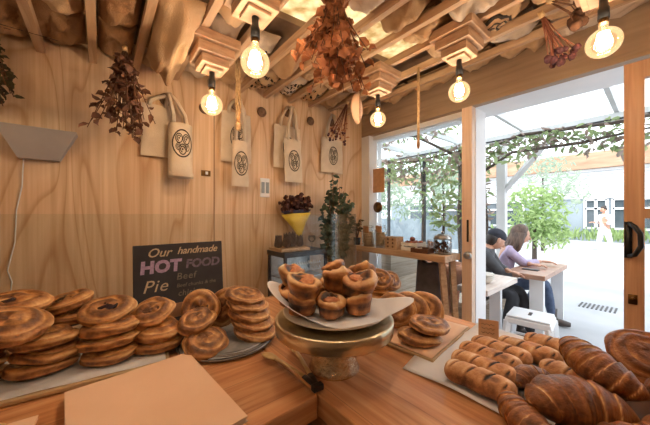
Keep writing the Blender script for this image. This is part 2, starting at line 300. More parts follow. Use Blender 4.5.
    def build(s, name, mat, parent=None, smooth=True, loc=None):
        me = bpy.data.meshes.new(name); off = Vector(loc) if loc is not None else (Vector(parent.location) if parent and parent.get('_w') else Vector((0, 0, 0)))
        if parent is not None and loc is None and not parent.get('_w'): off = Vector((0, 0, 0))
        me.from_pydata([tuple(p-off) for p in s.v], [], s.f); me.update()
        a = me.attributes.new('tone', 'FLOAT', 'POINT'); a.data.foreach_set('value', s.t)
        me.materials.append(M[mat] if isinstance(mat, str) else mat)
        if smooth: me.polygons.foreach_set('use_smooth', [True]*len(me.polygons))
        o = bpy.data.objects.new(name, me); COL.objects.link(o)
        if parent is not None: o.parent = parent
        if loc is not None and parent is None: o.location = loc
        return o
def tag(o, label=None, cat=None, group=None, kind=None):
    if label: o['label'] = label
    if cat: o['category'] = cat
    if group: o['group'] = group
    if kind: o['kind'] = kind
    return o
def thing(name, label, cat, loc=(0, 0, 0), rot=(0, 0, 0), group=None, world=False):
    """an Empty at the thing's base; world=True: its parts are written in world coordinates"""
    o = bpy.data.objects.new(name, None); COL.objects.link(o); o.location = loc; o.rotation_euler = rot; o.empty_display_size = 0.05
    if world: o['_w'] = 1
    return tag(o, label, cat, group)
def struct(mb, name, mat, smooth=False):
    return tag(mb.build(name, mat, None, smooth), kind='structure')
def bevel(o, wd=0.004, seg=2):
    m = o.modifiers.new('bevel', 'BEVEL'); m.width = wd; m.segments = seg; m.limit_method = 'ANGLE'; m.angle_limit = 0.7; return o
def kids(o): return [c for c in bpy.data.objects if c.parent == o]
def dup(o, loc, rot, label=None, group=None, scale=None, parent=None):
    c = o.copy(); COL.objects.link(c)
    if parent is None:
        c.location = loc; c.rotation_euler = rot
        if label: c['label'] = label
        if group: c['group'] = group
        if scale: c.scale = scale
    else: c.parent = parent
    for ch in kids(o): dup(ch, None, None, parent=c)
    return c
def sbox(name, c, d, mat): return struct(MB().box(c, d), name, mat)
def text_to(mb, s, size, T, ext=0.0006, shear=0.0, bold=0.0, align='LEFT', space=1.0):
    cu = bpy.data.curves.new('lettering', 'FONT'); cu.body = s; cu.size = size; cu.extrude = ext; cu.shear = shear; cu.offset = bold; cu.align_x = align; cu.space_character = space; cu.resolution_u = 3
    ob = bpy.data.objects.new('lettering', cu); COL.objects.link(ob); bpy.context.view_layer.update()
    dg = bpy.context.evaluated_depsgraph_get(); me = bpy.data.meshes.new_from_object(ob.evaluated_get(dg))
    mb.add([v.co.copy() for v in me.vertices], [tuple(p.vertices) for p in me.polygons], T)
    bpy.data.objects.remove(ob); bpy.data.curves.remove(cu); bpy.data.meshes.remove(me)
def skin(verts, edges, radii, sub=1, root=0):
    me = bpy.data.meshes.new('skin'); me.from_pydata(verts, edges, []); me.update()
    ob = bpy.data.objects.new('skin', me); COL.objects.link(ob)
    ob.modifiers.new('s', 'SKIN').use_smooth_shade = True
    for i, d in enumerate(me.skin_vertices[0].data):
        r = radii[i]; d.radius = r if isinstance(r, tuple) else (r, r); d.use_root = (i == root)
    sm = ob.modifiers.new('u', 'SUBSURF'); sm.levels = sub; sm.render_levels = sub
    bpy.context.view_layer.update(); dg = bpy.context.evaluated_depsgraph_get(); m2 = bpy.data.meshes.new_from_object(ob.evaluated_get(dg))
    r = ([v.co.copy() for v in m2.vertices], [tuple(p.vertices) for p in m2.polygons])
    bpy.data.objects.remove(ob); bpy.data.meshes.remove(me); bpy.data.meshes.remove(m2); return r
def rnd(a, b): return random.uniform(a, b)
def Tm(loc, rot=(0, 0, 0), s=(1, 1, 1)): return Matrix.LocRotScale(Vector(loc), Euler(rot), Vector(s))

# ---------------------------------------------------------------- the setting
random.seed(4)
XW, YW = 2.2, 2.06                       # inner faces of the shop front and of the plywood wall
def ceil_z(x): return 2.215+0.08*x       # underside of the battens; the ceiling rises towards the street
sbox('floor', (0.3, 0.05, -0.05), (3.8, 4.1, 0.1), 'floor')
sbox('wall_back', (0.3, YW+0.05, 1.25), (3.84, 0.1, 2.5), 'ply')
sbox('wall_left', (-1.65, 0.05, 1.25), (0.1, 4.1, 2.5), 'wall')
sbox('wall_front', (0.3, -2.05, 1.25), (3.8, 0.1, 2.5), 'wall')
# shop front: header, pier and the solid end are one wall with its openings
wm = MB()
wm.box((XW+0.03, 0.03, 2.40), (0.06, 4.06, 0.446))
struct(wm, 'wall_right', 'header')
sbox('trim_1', (XW+0.215, 0.03, 2.40), (0.31, 4.06, 0.446), 'white')            # white outer lintel
sbox('trim_2', (XW+0.03, 0.953, 1.0885), (0.06, 0.076, 2.177), 'post')           # timber post
sbox('trim_3', (XW+0.155, 0.953, 1.0885), (0.19, 0.085, 2.177), 'white')         # white outer post
sbox('trim_4', (XW+0.155, -1.45, 1.0885), (0.19, 1.1, 2.177), 'white')
sbox('trim_5', (XW+0.03, -1.45, 1.0885), (0.06, 1.1, 2.177), 'wall')
wf = MB()
wf.box((XW+0.1, 2.005, 1.0885), (0.2, 0.11, 2.177)); wf.box((XW+0.12, 1.47, 2.155), (0.12, 0.96, 0.044)); wf.box((XW+0.12, 1.47, 0.03), (0.12, 0.96, 0.06)); wf.box((XW+0.12, 1.0, 1.0885), (0.12, 0.02, 2.177))
win = struct(wf, 'window_1', 'white')
MB().box((XW+0.12, 1.475, 1.095), (0.008, 0.93, 2.07)).build('pane', 'glass', win, False)
# sliding glazed timber door at the right
d = MB(); dx = XW-0.025
for y, wd in ((0.089, 0.072), (-0.80, 0.09)): d.box((dx, y, 1.075), (0.044, wd, 2.13))
for z, h in ((2.095, 0.09), (1.353, 0.05), (0.11, 0.2)): d.box((dx, -0.355, z), (0.042, 0.82, h))
door = struct(d, 'door_1', 'door'); 
dp = MB(); dp.box((dx, -0.352, 1.71), (0.008, 0.80, 0.67)); dp.box((dx, -0.352, 0.77), (0.008, 0.80, 1.12)); dp.build('pane', 'glass', door, False)
h = MB(); h.box((dx-0.027, 0.109, 1.215), (0.012, 0.028, 0.19)); h.tube([(dx-0.03, 0.105, 1.30), (dx-0.055, 0.085, 1.285), (dx-0.06, 0.066, 1.25), (dx-0.06, 0.064, 1.185), (dx-0.055, 0.085, 1.14), (dx-0.03, 0.105, 1.13)], 0.011, 8)
h.build('pull_handle', 'black', door)
lk = MB(); lk.box((dx-0.026, 0.093, 0.905), (0.008, 0.032, 0.05)); lk.tube([(dx-0.028, 0.093, 0.908), (dx-0.04, 0.093, 0.908)], 0.009, 10); lk.build('door_lock', 'brass', door)
post_ = bpy.data.objects['trim_2']
st = MB(); st.box((XW-0.004, 0.945, 1.22), (0.008, 0.012, 0.17)); st.build('strike_plate', 'black', post_, False)
st = MB(); st.tube([(XW-0.001, 0.945, 1.03), (XW-0.016, 0.945, 1.03), (XW-0.026, 0.945, 1.03)], [0.03, 0.028, 0.014], 16); st.build('door_latch', 'steel', post_)

# ceiling lining with a skylight opening, battens running towards the plywood wall
def slab(mb, x0, x1, y0, y1, t0, t1):
    mb.add([(x, y, ceil_z(x)+t) for t in (t0, t1) for x, y in ((x0, y0), (x1, y0), (x1, y1), (x0, y1))], [(3, 2, 1, 0), (4, 5, 6, 7), (0, 1, 5, 4), (1, 2, 6, 5), (2, 3, 7, 6), (3, 0, 4, 7)])
ce = MB(); SK = (0.75, 1.80, 0.98, 1.35)
slab(ce, -1.7, SK[0], -2.1, 2.16, 0.17, 0.21); slab(ce, SK[1], 2.4, -2.1, 2.16, 0.17, 0.21); slab(ce, SK[0], SK[1], -2.1, SK[2], 0.17, 0.21); slab(ce, SK[0], SK[1], SK[3], 2.16, 0.17, 0.21)
struct(ce, 'ceiling', 'ceil')
sk = MB(); slab(sk, SK[0]-0.02, SK[1]+0.02, SK[2]-0.02, SK[3]+0.02, 0.212, 0.218)
struct(sk, 'window_2', 'skylight')
JX = [-1.33, -1.11, -0.89, -0.67, -0.45, -0.24, -0.03, 0.17, 0.39, 0.61, 0.83, 1.05, 1.28, 1.5, 1.74, 1.97]
for i, x in enumerate(JX):
    b = MB(); slab(b, x-0.017, x+0.017, -1.99, YW-0.002, 0.0, 0.045); struct(b, 'trim_%d' % (i+6), 'batten')

# ---------------------------------------------------------------- outside
sbox('pavement', (9.4, 2.0, -0.06), (14.4, 30, 0.12), 'pave').name = 'floor_outside'
sbox('street', (26.0, 2.0, -0.11), (18.9, 60, 0.12), 'pave').name = 'floor_street'
sbox('kerb', (17.6, 2.0, 0.0), (0.35, 40, 0.14), 'kerb').name = 'trim_30'
# building over the road
bd = thing('building', 'long white clad building across the road with dark shop windows', 'building', (19.5, 2, -0.05), world=True)
m = MB(); m.box((21.5, 2, 2.9), (4, 26, 1.5)); m.build('wall', 'clad', bd, False)
m = MB()
for k in range(9): m.box((19.49, 2, 2.22+0.16*k), (0.03, 26, 0.012))
m.build('cladding_joint', 'bluegrey', bd, False)
MB().box((21.4, 2, 1.0), (3.6, 25.6, 2.3)).build('shop_wall', 'bluegrey', bd, False)
MB().box((19.3, 2, 4.05), (0.4, 26.5, 0.8)).build('fascia_board', 'fascia', bd, False)
MB().box((21.4, 2, 4.6), (4.4, 27, 0.3)).build('roof', 'clad', bd, False)
for k, (y0, y1) in enumerate(((-8, -5.6), (-5.2, -2.9), (-2.6, -0.5), (-0.3, 1.5), (1.7, 2.5), (5.2, 7.4), (7.8, 10.2), (10.6, 13))):
    f = MB(); yc, wd = (y0+y1)/2, y1-y0
    for y in (y0, y1, yc): f.box((19.55, y, 1.35), (0.1, 0.12, 1.5))
    for z in (0.62, 1.62, 2.08): f.box((19.55, yc, z), (0.1, wd, 0.1))
    wo = f.build('window', 'white', bd, False); p = MB().box((19.585, yc, 1.35), (0.02, wd, 1.44)).build('pane', 'pane', wo, False)
    p.location = (0, 0, 0) if True else None
for o in bpy.data.objects:
    if o.parent and o.parent.parent == bd:
        o.data.transform(Matrix.Translation(-Vector(bd.location)))
def foliage(mb, fn, n, l, wd, droop=0.2):
    for _ in range(n):
        p = fn(); d = Vector((rnd(-1, 1), rnd(-1, 1), rnd(-1, 0.8)-droop)); q = rnd(0.7, 1.25); mb.leaf(p, d, l*q, wd*q)
def inball(c, r):
    while True:
        v = Vector((rnd(-1, 1), rnd(-1, 1), rnd(-1, 1)))
        if v.length < 1: return (c[0]+v.x*r[0], c[1]+v.y*r[1], c[2]+v.z*r[2])
def tree(name, label, cat, x, y, hgt, crowns, n, leaf, lm, trunk=0.06, z0=-0.05, group=None):
    t = thing(name, label, cat, (x, y, z0), group=group)
    m = MB(); m.tube([(0, 0, 0), (0.04*hgt, 0.02, hgt*0.4), (0, 0, hgt*0.8)], [trunk, trunk*0.75, trunk*0.4], 8)
    for c, r in crowns:
        m.tube([(0.02*hgt, 0.01, hgt*0.35), (c[0]*0.5, c[1]*0.5, c[2]*0.8), c], [trunk*0.5, trunk*0.35, trunk*0.15], 6)
    m.build('trunk', 'bark', t)
    f = MB(); tot = sum(r[0]*r[1]*r[2] for c, r in crowns)
    for c, r in crowns: foliage(f, lambda c=c, r=r: inball(c, r), int(n*r[0]*r[1]*r[2]/tot), *leaf)
    f.build('foliage', lm, t); return t
tree('round_tree', 'bright green round bushy tree just beyond the seated couple', 'tree', 8.6, 2.05, 2.1, [((0, 0, 1.45), (0.62, 0.62, 0.75)), ((0.1, -0.2, 1.0), (0.5, 0.5, 0.5))], 950, (0.17, 0.06), 'bush')
tree('street_tree', 'taller grey green wispy tree behind the round bush', 'tree', 12.6, 2.75, 3.4, [((0, 0, 2.7), (1.0, 1.0, 0.9)), ((0.2, -0.7, 2.2), (0.7, 0.7, 0.7))], 620, (0.2, 0.06), 'tree')
tree('street_tree', 'soft green tree seen through the left side of the shop window', 'tree', 8.5, 7.6, 3.6, [((0, 0, 2.5), (1.2, 1.2, 1.2)), ((0.4, -0.9, 1.9), (0.8, 0.8, 0.8))], 1100, (0.2, 0.07), 'tree')
tree('street_tree', 'soft green tree seen through the middle of the shop window', 'tree', 9.4, 4.9, 3.8, [((0, 0, 2.8), (1.1, 1.1, 1.1)), ((-0.2, 0.6, 1.9), (0.8, 0.8, 0.8))], 900, (0.2, 0.07), 'tree')
tree('potted_sapling', 'slim sapling in a terracotta pot outside the window behind the lidded jar', 'tree', 2.62, 1.36, 1.75, [((0, 0, 1.45), (0.2, 0.2, 0.36))], 110, (0.09, 0.035), 'vine', 0.014, 0.0)
pt = bpy.data.objects['potted_sapling']; pt.location.z = 0.0
pm = MB(); pm.lathe([(0.0, 0.62), (0.13, 0.62), (0.17, 1.02), (0.185, 1.02), (0.19, 1.07), (0.165, 1.07), (0.16, 1.04), (0, 1.04)], 20, (0, 0, -0.2)); pm.lathe([(0.0, 0.0), (0.15, 0.0), (0.12, 0.42), (0.0, 0.42)], 16); pm.build('pot', 'terracotta', pt)
g = MB()
for _ in range(1500): g.leaf((rnd(17.9, 19.0), rnd(-7, 13), rnd(0.0, 0.35)), (rnd(-.4, .4), rnd(-.4, .4), 1), rnd(0.25, 0.5), 0.09)
tag(g.build('garden_strip', 'bush'), 'low green planting strip along the front of the white building', 'garden bed', kind='stuff')
fn = MB(); fn.box((10.6, 7.6, 0.55), (0.08, 7.6, 1.2)); fo = tag(fn.build('street_fence', 'bluegrey', None, False), 'blue grey low fence across the road behind the window trees', 'fence')
# timber planter box outside the window
pl = thing('planter_box', 'pale plank planter box outside below the window shelf', 'planter', (2.78, 2.2, 0), world=True)
MB().box((2.78, 2.22, 0.46), (0.64, 0.7, 0.92)).build('plank_wall', 'plank', pl, False)
MB().box((2.78, 2.22, 0.94), (0.7, 0.76, 0.04)).build('cap_board', 'plank', pl, False)
# pergola: beam, posts, brace, roof sheet, rafters
pg = thing('pergola', 'pale timber pergola with clear roof sheets over the pavement tables', 'pergola', (4.5, 1.6, 0), world=True)
def rz(x): return 2.62-0.0*(x-2.4)
MB().box((4.5, 0.9, 2.42), (0.02, 7.6, 0.02)).build('wire_rail', 'darksteel', pg, False)
MB().box((5.0, 1.62, 1.26), (0.12, 0.12, 2.52)).build('post', 'pgrey', pg, False)
MB().tube([(5.0, 1.6, 1.7), (5.0, 0.95, 2.5)], 0.045, 4).build('brace', 'pgrey', pg, False)
MB().box((5.0, 0.9, 2.56), (0.1, 7.6, 0.1)).build('rear_beam', 'pgrey', pg, False)
for y in (-1.6, -0.6, 0.35, 1.35, 2.35, 3.4, 4.4): MB().box((3.85, y, 2.66), (2.85, 0.045, 0.09)).build('rafter', 'pgrey', pg, False)
MB().box((3.85, 1.0, 2.715), (2.9, 7.4, 0.012)).build('roof_sheet', 'pergola_roof', pg, False)
for y in (3.47, 2.69, 2.05): MB().box((4.5, y, 1.2), (0.045, 0.045, 2.4)).build('steel_post', 'darksteel', pg, False)
# vines
def vine(name, label, stems, leaves, l, wd, mats):
    v = thing(name, label, 'vine', stems[0][0], world=True); s = MB()
    for st_ in stems: s.tube(st_, [0.02]*(len(st_)-1)+[0.008], 6)
    s.build('stem', 'bark', v)
    for mt, n in mats:
        f = MB()
        for _ in range(n): f.leaf(leaves(), (rnd(-1, 1), rnd(-1, 1), rnd(-1, .3)), l*rnd(.7, 1.3), wd*rnd(.7, 1.3))
        f.build('foliage', mt, v)
def along(y0, y1, z, r, drop):
    def q():
        y = rnd(y0, y1); k = math.sin(y*5.3)*0.5+math.sin(y*11.7)*0.3; return (4.5+rnd(-r, r), y, z+rnd(-drop*(0.55+0.45*k), r*0.7))
    return q
vine('climbing_vine', 'leafy vine hanging along the pergola beam above the open doorway', [[(4.44, 1.67, 0), (4.46, 1.64, 1.2), (4.44, 1.7, 2.3), (4.4, 1.2, 2.42), (4.42, 0.3, 2.36), (4.46, -0.8, 2.44)], [(4.44, 1.66, 2.0), (4.4, 1.3, 2.2), (4.44, 0.6, 2.2), (4.4, 0.0, 2.25)]],
     along(-0.9, 1.8, 2.32, 0.16, 0.36), 0.10, 0.042, [('vine', 520), ('vine_brown', 300)])
vine('climbing_vine', 'leafy vine trained over the pergola posts outside the fixed window', [[(4.46, 2.0, 0), (4.44, 2.06, 1.3), (4.46, 2.0, 2.36), (4.42, 2.8, 2.3), (4.46, 3.8, 2.4)], [(4.46, 2.72, 0), (4.42, 2.66, 1.6), (4.46, 2.75, 2.4)]],
     along(1.85, 4.2, 2.28, 0.22, 0.62), 0.11, 0.05, [('vine', 560), ('vine_brown', 330)])
vine('climbing_vine', 'sparse vine climbing the dark trunk beside the pale pergola post', [[(4.4, 1.76, 0), (4.42, 1.72, 1.0), (4.38, 1.8, 2.0)]],
     lambda: (4.42+rnd(-.12, .12), 1.74+rnd(-.14, .14), rnd(1.2, 2.2)), 0.1, 0.045, [('vine', 70), ('vine_brown', 60)])
vine('climbing_vine', 'vine branch hanging under the pergola roof close outside the fixed window', [[(4.4, 2.1, 2.3), (3.6, 2.3, 2.5), (3.2, 2.8, 2.52), (3.0, 3.2, 2.5)], [(3.6, 2.3, 2.5), (3.2, 1.9, 2.5), (3.0, 1.6, 2.52)]],
     lambda: (rnd(2.9, 3.7), rnd(1.6, 3.2), 2.62-abs(random.gauss(0, 0.13))), 0.09, 0.036, [('vine', 170), ('vine_brown', 200)])
# tables, bench, stool
def table(name, label, x0, x1, y0, y1, top, mt, th=0.055, legs=()):
    t = thing(name, label, 'table', ((x0+x1)/2, (y0+y1)/2, 0), world=True)
    bevel(MB().box(((x0+x1)/2, (y0+y1)/2, top-th/2), (x1-x0, y1-y0, th)).build('tabletop', mt, t, False))
    for lx, ly, wx, wy in legs: MB().box((lx, ly, (top-th)/2), (wx, wy, top-th)).build('leg', 'stool', t, False)
    return t
table('cafe_table', 'brown topped outdoor table with white panel legs in front of the woman', 3.47, 4.5, 0.74, 1.1, 0.72, 'tabletop', 0.05, ((3.53, 0.82, 0.05, 0.12), (4.42, 0.82, 0.05, 0.12)))
table('cafe_table', 'worn pale board table just outside the doorway post holding white bowls', 2.46, 3.2, 0.90, 1.15, 0.72, 'tablepale', 0.05, ((2.55, 1.06, 0.05, 0.1), (3.1, 1.06, 0.05, 0.1)))
bn = thing('bench', 'low pale timber bench under the seated couple', 'bench', (3.85, 1.35, 0), world=True)
MB().box((3.8, 1.40, 0.355), (1.5, 0.32, 0.05)).build('seat', 'plank', bn, False)
for x in (3.15, 3.8, 4.45): MB().box((x, 1.40, 0.165), (0.06, 0.28, 0.33)).build('leg', 'plank', bn, False)
s = thing('stool', 'white low metal stool with hand slot beside the pavement table', 'stool', (2.98, 0.74, 0), (0, 0, 0.1))
m = MB(); m.box((0, 0, 0.445), (0.31, 0.31, 0.02)); m.box((0, 0, 0.41), (0.32, 0.32, 0.05), taper=1.06); bevel(m.build('seat', 'stool', s, False), 0.012, 3)
MB().box((0, 0, 0.4565), (0.09, 0.025, 0.003)).build('hand_slot', 'black', s, False)
for a in (-1, 1):
    for b in (-1, 1):
        MB().tube([(a*0.145, b*0.145, 0.40), (a*0.185, b*0.185, 0.0)], [0.032, 0.02], 4).build('leg', 'stool', s, False)
m = MB(); m.box((0.16, 0, 0.2), (0.012, 0.3, 0.02)); m.box((-0.16, 0, 0.2), (0.012, 0.3, 0.02)); m.box((0, 0.16, 0.2), (0.3, 0.012, 0.02)); m.box((0, -0.16, 0.2), (0.3, 0.012, 0.02)); m.build('brace', 'stool', s, False)
for k, l in enumerate(('lowest white bowl of the stack on the pale outdoor table', 'middle white bowl of the stack on the pale outdoor table', 'topmost white bowl of the stack on the pale outdoor table')):
    b = MB(); b.lathe([(0, 0.0), (0.05, 0.0), (0.09, 0.035), (0.098, 0.05), (0.092, 0.05), (0.05, 0.012), (0, 0.012)], 20); tag(b.build('bowl', 'ceramic', loc=(0, 0, 0)), l, 'bowl', 'white bowls on the outdoor table').location = (2.72, 1.04, 0.72+0.018*k)
p = MB(); p.box((0, 0, 0.006), (0.075, 0.15, 0.010)); bevel(p.build('phone', 'black', None, False), 0.003); o = bpy.data.objects['phone']; o.location = (3.75, 0.93, 0.72); tag(o, 'dark phone lying on the brown outdoor table', 'phone')
gr = MB()
for k in range(9): gr.box((5.56+0.0*k, 0.40+k*0.045, 0.004), (0.3, 0.02, 0.006))
tag(gr.build('drain_grate', 'black', None, False), 'dark slotted drain grate set in the pale pavement', 'drain grate')

# ---------------------------------------------------------------- counter and glass guard
CT = 0.90
ct = thing('counter', 'timber counter wing with grain running along the plywood wall', 'counter', (-0.4, 0.95, 0), world=True)
bevel(MB().box((-0.41, 0.95, CT-0.03), (1.66, 0.82, 0.06)).build('countertop', 'counter_x', ct, False), 0.005)
MB().box((-0.41, 0.97, 0.42), (1.64, 0.76, 0.84)).build('front_panel', 'counter_x', ct, False)
ct = thing('counter', 'timber counter wing running along the street side under the croissants', 'counter', (0.81, 0.1, 0), world=True)
bevel(MB().box((0.812, -0.12, CT-0.03), (0.776, 2.96, 0.06)).build('countertop', 'counter_y', ct, False), 0.005)
MB().box((0.812, -0.12, 0.42), (0.72, 2.94, 0.84)).build('front_panel', 'counter_y', ct, False)
g = thing('sneeze_guard', 'clear glass guard standing along the back of the counter', 'glass screen', (0, 1.335, CT), world=True)
MB().box((-0.02, 1.335, CT+0.226), (2.41, 0.008, 0.448)).build('back_pane', 'guard', g, False)
MB().box((1.186, 1.245, CT+0.226), (0.008, 0.17, 0.448)).build('end_pane', 'guard', g, False)

# ---------------------------------------------------------------- lamps
def lamp(x, y, label, first=[None]):
    z0 = ceil_z(x)
    if first[0] is None:
        t = thing('pendant_lamp', label, 'pendant lamp', (x, y, z0), group='bare bulb pendants in stepped timber boxes')
        for k, (wd, a, b) in enumerate(((0.225, 0.0, -0.05), (0.18, -0.05, -0.098), (0.135, -0.098, -0.142), (0.09, -0.142, -0.156))):
            m = MB(); m.box((0, 0, (a+b)/2), (wd, wd, a-b-0.001)); bevel(m.build('box_step', 'boxwood', t, False), 0.003)
        MB().tube([(0, 0, -0.156), (0, 0, -0.20)], 0.004, 8).build('cord', 'black', t)
        MB().lathe([(0.0, -0.155), (0.013, -0.155), (0.014, -0.19), (0.017, -0.195), (0.0175, -0.235), (0.0, -0.235)][::-1], 16).build('socket', 'black', t)
        MB().lathe([(0.0, -0.252), (0.015, -0.252), (0.016, -0.236), (0.0, -0.236)], 16).build('cap', 'brass', t)
        gb = MB(); R = 0.054; prof = [(0.001, -0.252-0.022-2*R+0.002)]
        for i in range(1, 15):
            a = -PI/2+PI*0.92*i/14; prof.append((R*math.cos(a), -0.252-0.02-R+R*math.sin(a)))
        prof.append((0.015, -0.252)); gb.lathe(prof, 24); b = gb.build('bulb', 'bulb', t)
        f = MB()
        for k in range(7):
            a = 2*PI*k/7; a2 = a+PI/7; f.tube([(0.012*math.cos(a), 0.012*math.sin(a), -0.288), (0.019*math.cos(a2), 0.019*math.sin(a2), -0.316), (0.012*math.cos(a), 0.012*math.sin(a), -0.345)], 0.0055, 6)
        f.build('filament', 'filament', b)
        first[0] = t
    else: t = dup(first[0], (x, y, z0), (0, 0, 0), label)
    li = bpy.data.lights.new('bulb_light', 'POINT'); li.energy = BULB_POWER; li.color = (1.0, 0.92, 0.82); li.shadow_soft_size = 0.03
    lo = bpy.data.objects.new('bulb_light', li); COL.objects.link(lo); lo.location = (x, y, z0-0.318)
    return t
lamp(0.457, 0.977, 'largest looking bulb pendant at upper left, above the paper bags')
lamp(0.457, 1.50, 'small bulb pendant close to the plywood wall between the tote bags')
lamp(1.50, 1.25, 'bulb pendant nearest the window corner, in front of the dried stems')
lamp(1.50, 0.69, 'bulb pendant in front of the timber post beside the doorway')
lamp(1.50, 0.14, 'bulb pendant above the open doorway beside the dried roses')
for x, y in ((0.457, 0.45), (-0.58, 0.977), (-0.58, -0.1), (0.457, -0.6), (1.5, -0.5)): lamp(x, y, 'added bulb pendant in the unseen part of the ceiling behind the counter front')  # extra pendants out of view, continuing the grid, added to brighten the room

# ---------------------------------------------------------------- coffee sacks above the battens
def sack(x0, x1, y0, y1, sag, mt, label, seed, prn=None, group=None, lift=0.035):
    xc, yc = (x0+x1)/2, (y0+y1)/2; zc = ceil_z(xc)+lift
    def surf(u, v, e=0.0):
        a, b = 2*u-1, 2*v-1; n = noise.noise(Vector((u*2.3+seed*3.1, v*3.1, seed)))
        n2 = noise.noise(Vector((u*7+seed, v*9, seed*2.0)))
        s_ = (1-a*a)**0.6*(1-abs(b)**3)**0.5
        return ((x0+(x1-x0)*u)-xc, (y0+(y1-y0)*v)-yc+0.02*n, 0.08*(x0+(x1-x0)*u-xc)+0.05-sag*s_*(0.85+0.5*n)-0.022*n2*s_-e)
    t = thing('coffee_sack', label, 'sack', (xc, yc, zc), group=group)
    MB().grid(lambda u, v: surf(u, v), 14, 22, thick=-0.006).build('cloth', mt, t)
    if prn:
        p = MB()
        for (u0, u1, v0, v1) in prn: p.grid(lambda u, v: surf(u0+(u1-u0)*u, v0+(v1-v0)*v, 0.002), 4, 4, thick=-0.001)
        p.build('print', 'ink', t)
    return t, surf
def ring(surf, t, u, v, ru, rv, dark='ink'):
    p = MB()
    def band(r0, r1, a0=0.0, a1=2*PI): p.grid(lambda s_, q: surf(u+ru*(r0+(r1-r0)*q)*math.cos(a0+(a1-a0)*s_), v+rv*(r0+(r1-r0)*q)*math.sin(a0+(a1-a0)*s_), 0.002), 22, 1, thick=-0.001)
    band(0.84, 1.0); band(0.62, 0.7)
    for k in range(5): band(0.1, 0.55, k*1.257, k*1.257+0.6)
    p.build('print', dark, t)
random.seed(8)
G0 = 'plain crumpled hessian sacks above the battens'
PL = 'plain crumpled hessian coffee sack tucked above the ceiling battens'
for i in range(4, len(JX)):
    x0 = JX[i]+0.022; x1 = (JX[i+1] if i+1 < len(JX) else 2.19)-0.022
    ys = [-0.55, -0.05, 0.42, 0.70, 0.96, 1.37, 1.70, 2.04]
    for k in range(7):
        y0, y1 = ys[k]+0.01, ys[k+1]-0.01; xm, ym = (x0+x1)/2, (y0+y1)/2
        if 0.633*xm+0.774*ym < 1.0: continue
        if SK[0]-0.06 < xm < SK[1]+0.06 and k == 4: continue
        if i == 7 and k in (5, 6): continue
        sd = i*7.3+k*1.7; mt = random.choice(['hessian', 'hessian', 'sackwhite']) if xm > 0.3 else random.choice(['hessian_dark', 'hessian', 'hessian_dark'])
        if i == 9 and k == 5 or i == 9 and k == 3:
            t, sf = sack(x0, x1, y0, y1, 0.10, 'sackwhite', 'pale sack with a round black emblem beside the largest looking bulb' if k == 5 else 'pale sack with a round black emblem nearer the shop front', sd); ring(sf, t, 0.5, 0.5, 0.36, 0.2)
        elif i == 8 and k == 5: sack(x0, x1, y0, y1, 0.10, 'sackwhite', 'pale sack with one broad black stripe left of the largest looking bulb', sd, [(0.2, 0.8, 0.3, 0.46)])
        elif i in (10, 11, 12) and k == 6:
            w_ = {10: 'third', 11: 'second', 12: 'first'}[i]
            rows = [(0.12+0.15*q, 0.12+0.15*q+rnd(.06, .12), a, a+0.06) for a in (0.2, 0.36, 0.52, 0.7) for q in range(5)]
            sack(x0, x1, y0, y1, 0.095, 'hessian' if i != 11 else 'sackwhite', 'sack with rows of black lettering by the plywood wall, %s from the window corner' % w_, sd, rows)
        elif i == 13 and k == 2:
            t, sf = sack(x0, x1, y0, y1, 0.10, 'hessian', 'hessian sack with a black oval emblem near the doorway pendant', sd); ring(sf, t, 0.5, 0.45, 0.36, 0.22)
        else: sack(x0, x1, y0, y1, rnd(0.075, 0.115), mt, PL, sd, group=G0)
# lettered dark sack over the wall light
t, sf = sack(JX[4]+0.02, JX[6]-0.02, 1.62, 2.04, 0.05, 'hessian_dark', 'dark sack lettered TON LTD above the wall light', 3.3, lift=0.0475)
lt = MB(); T_ = Tm((-0.15, 0.02, -0.055), (PI+0.4, 0, 0))
text_to(lt, 'TON LTD', 0.055, T_, 0.001, 0, 0.001); text_to(lt, '962', 0.05, Tm((-0.15, 0.09, -0.035), (PI+0.4, 0, 0)), 0.001, 0, 0.001)
lt.build('lettering', 'ink', t)
# big limp sack hanging down between two battens
def drape(u, v):
    y = 2.02-0.75*u; n = noise.noise(Vector((u*3, v*4, 9.1))); s_ = math.sin(PI*u)
    x = 0.19+0.18*v; return (x-0.28, y-1.65, -0.01-0.24*(s_**0.8)*(0.35+0.65*math.sin(PI*v))*(0.75+0.5*n)-0.012*math.sin(u*22+v*3)*s_)
t = thing('coffee_sack', 'big limp brown sack sagging down between battens near the hanging leaves', 'sack', (0.28, 1.65, ceil_z(0.28)+0.05))
MB().grid(drape, 26, 14, thick=-0.006).build('cloth', 'hessian', t)

# ---------------------------------------------------------------- wall of tote bags
def knob(x, z, label):
    m = MB(); m.lathe([(0.0, 0.0), (0.036, 0.0), (0.04, 0.006), (0.038, 0.014), (0.026, 0.016), (0.022, 0.012), (0.012, 0.018), (0.0, 0.02)], 24, T=Matrix.Rotation(PI/2, 4, 'X'))
    return tag(m.build('wall_peg', 'knob', loc=None), label, 'wall peg', 'round wooden knobs on the plywood wall')
for x, z, l in ((0.577, 2.10, 'round wooden knob on plywood left of the small pendant bulb with nothing hung'), (1.017, 2.177, 'bare round wooden knob between the second and third pairs of tote bags'), (1.507, 2.21, 'bare round wooden knob left of the single tote bag by the window'),
                (0.335, 2.10, 'round wooden knob holding the rolled tote bag at the left'), (0.80, 2.18, 'round wooden knob behind the narrow tote bag in the middle'), (1.26, 2.23, 'round wooden knob holding the third pair of tote bags'), (1.76, 2.25, 'round wooden knob holding the single tote bag nearest the window')):
    o = knob(x, z, l); o.location = (x, YW, z)
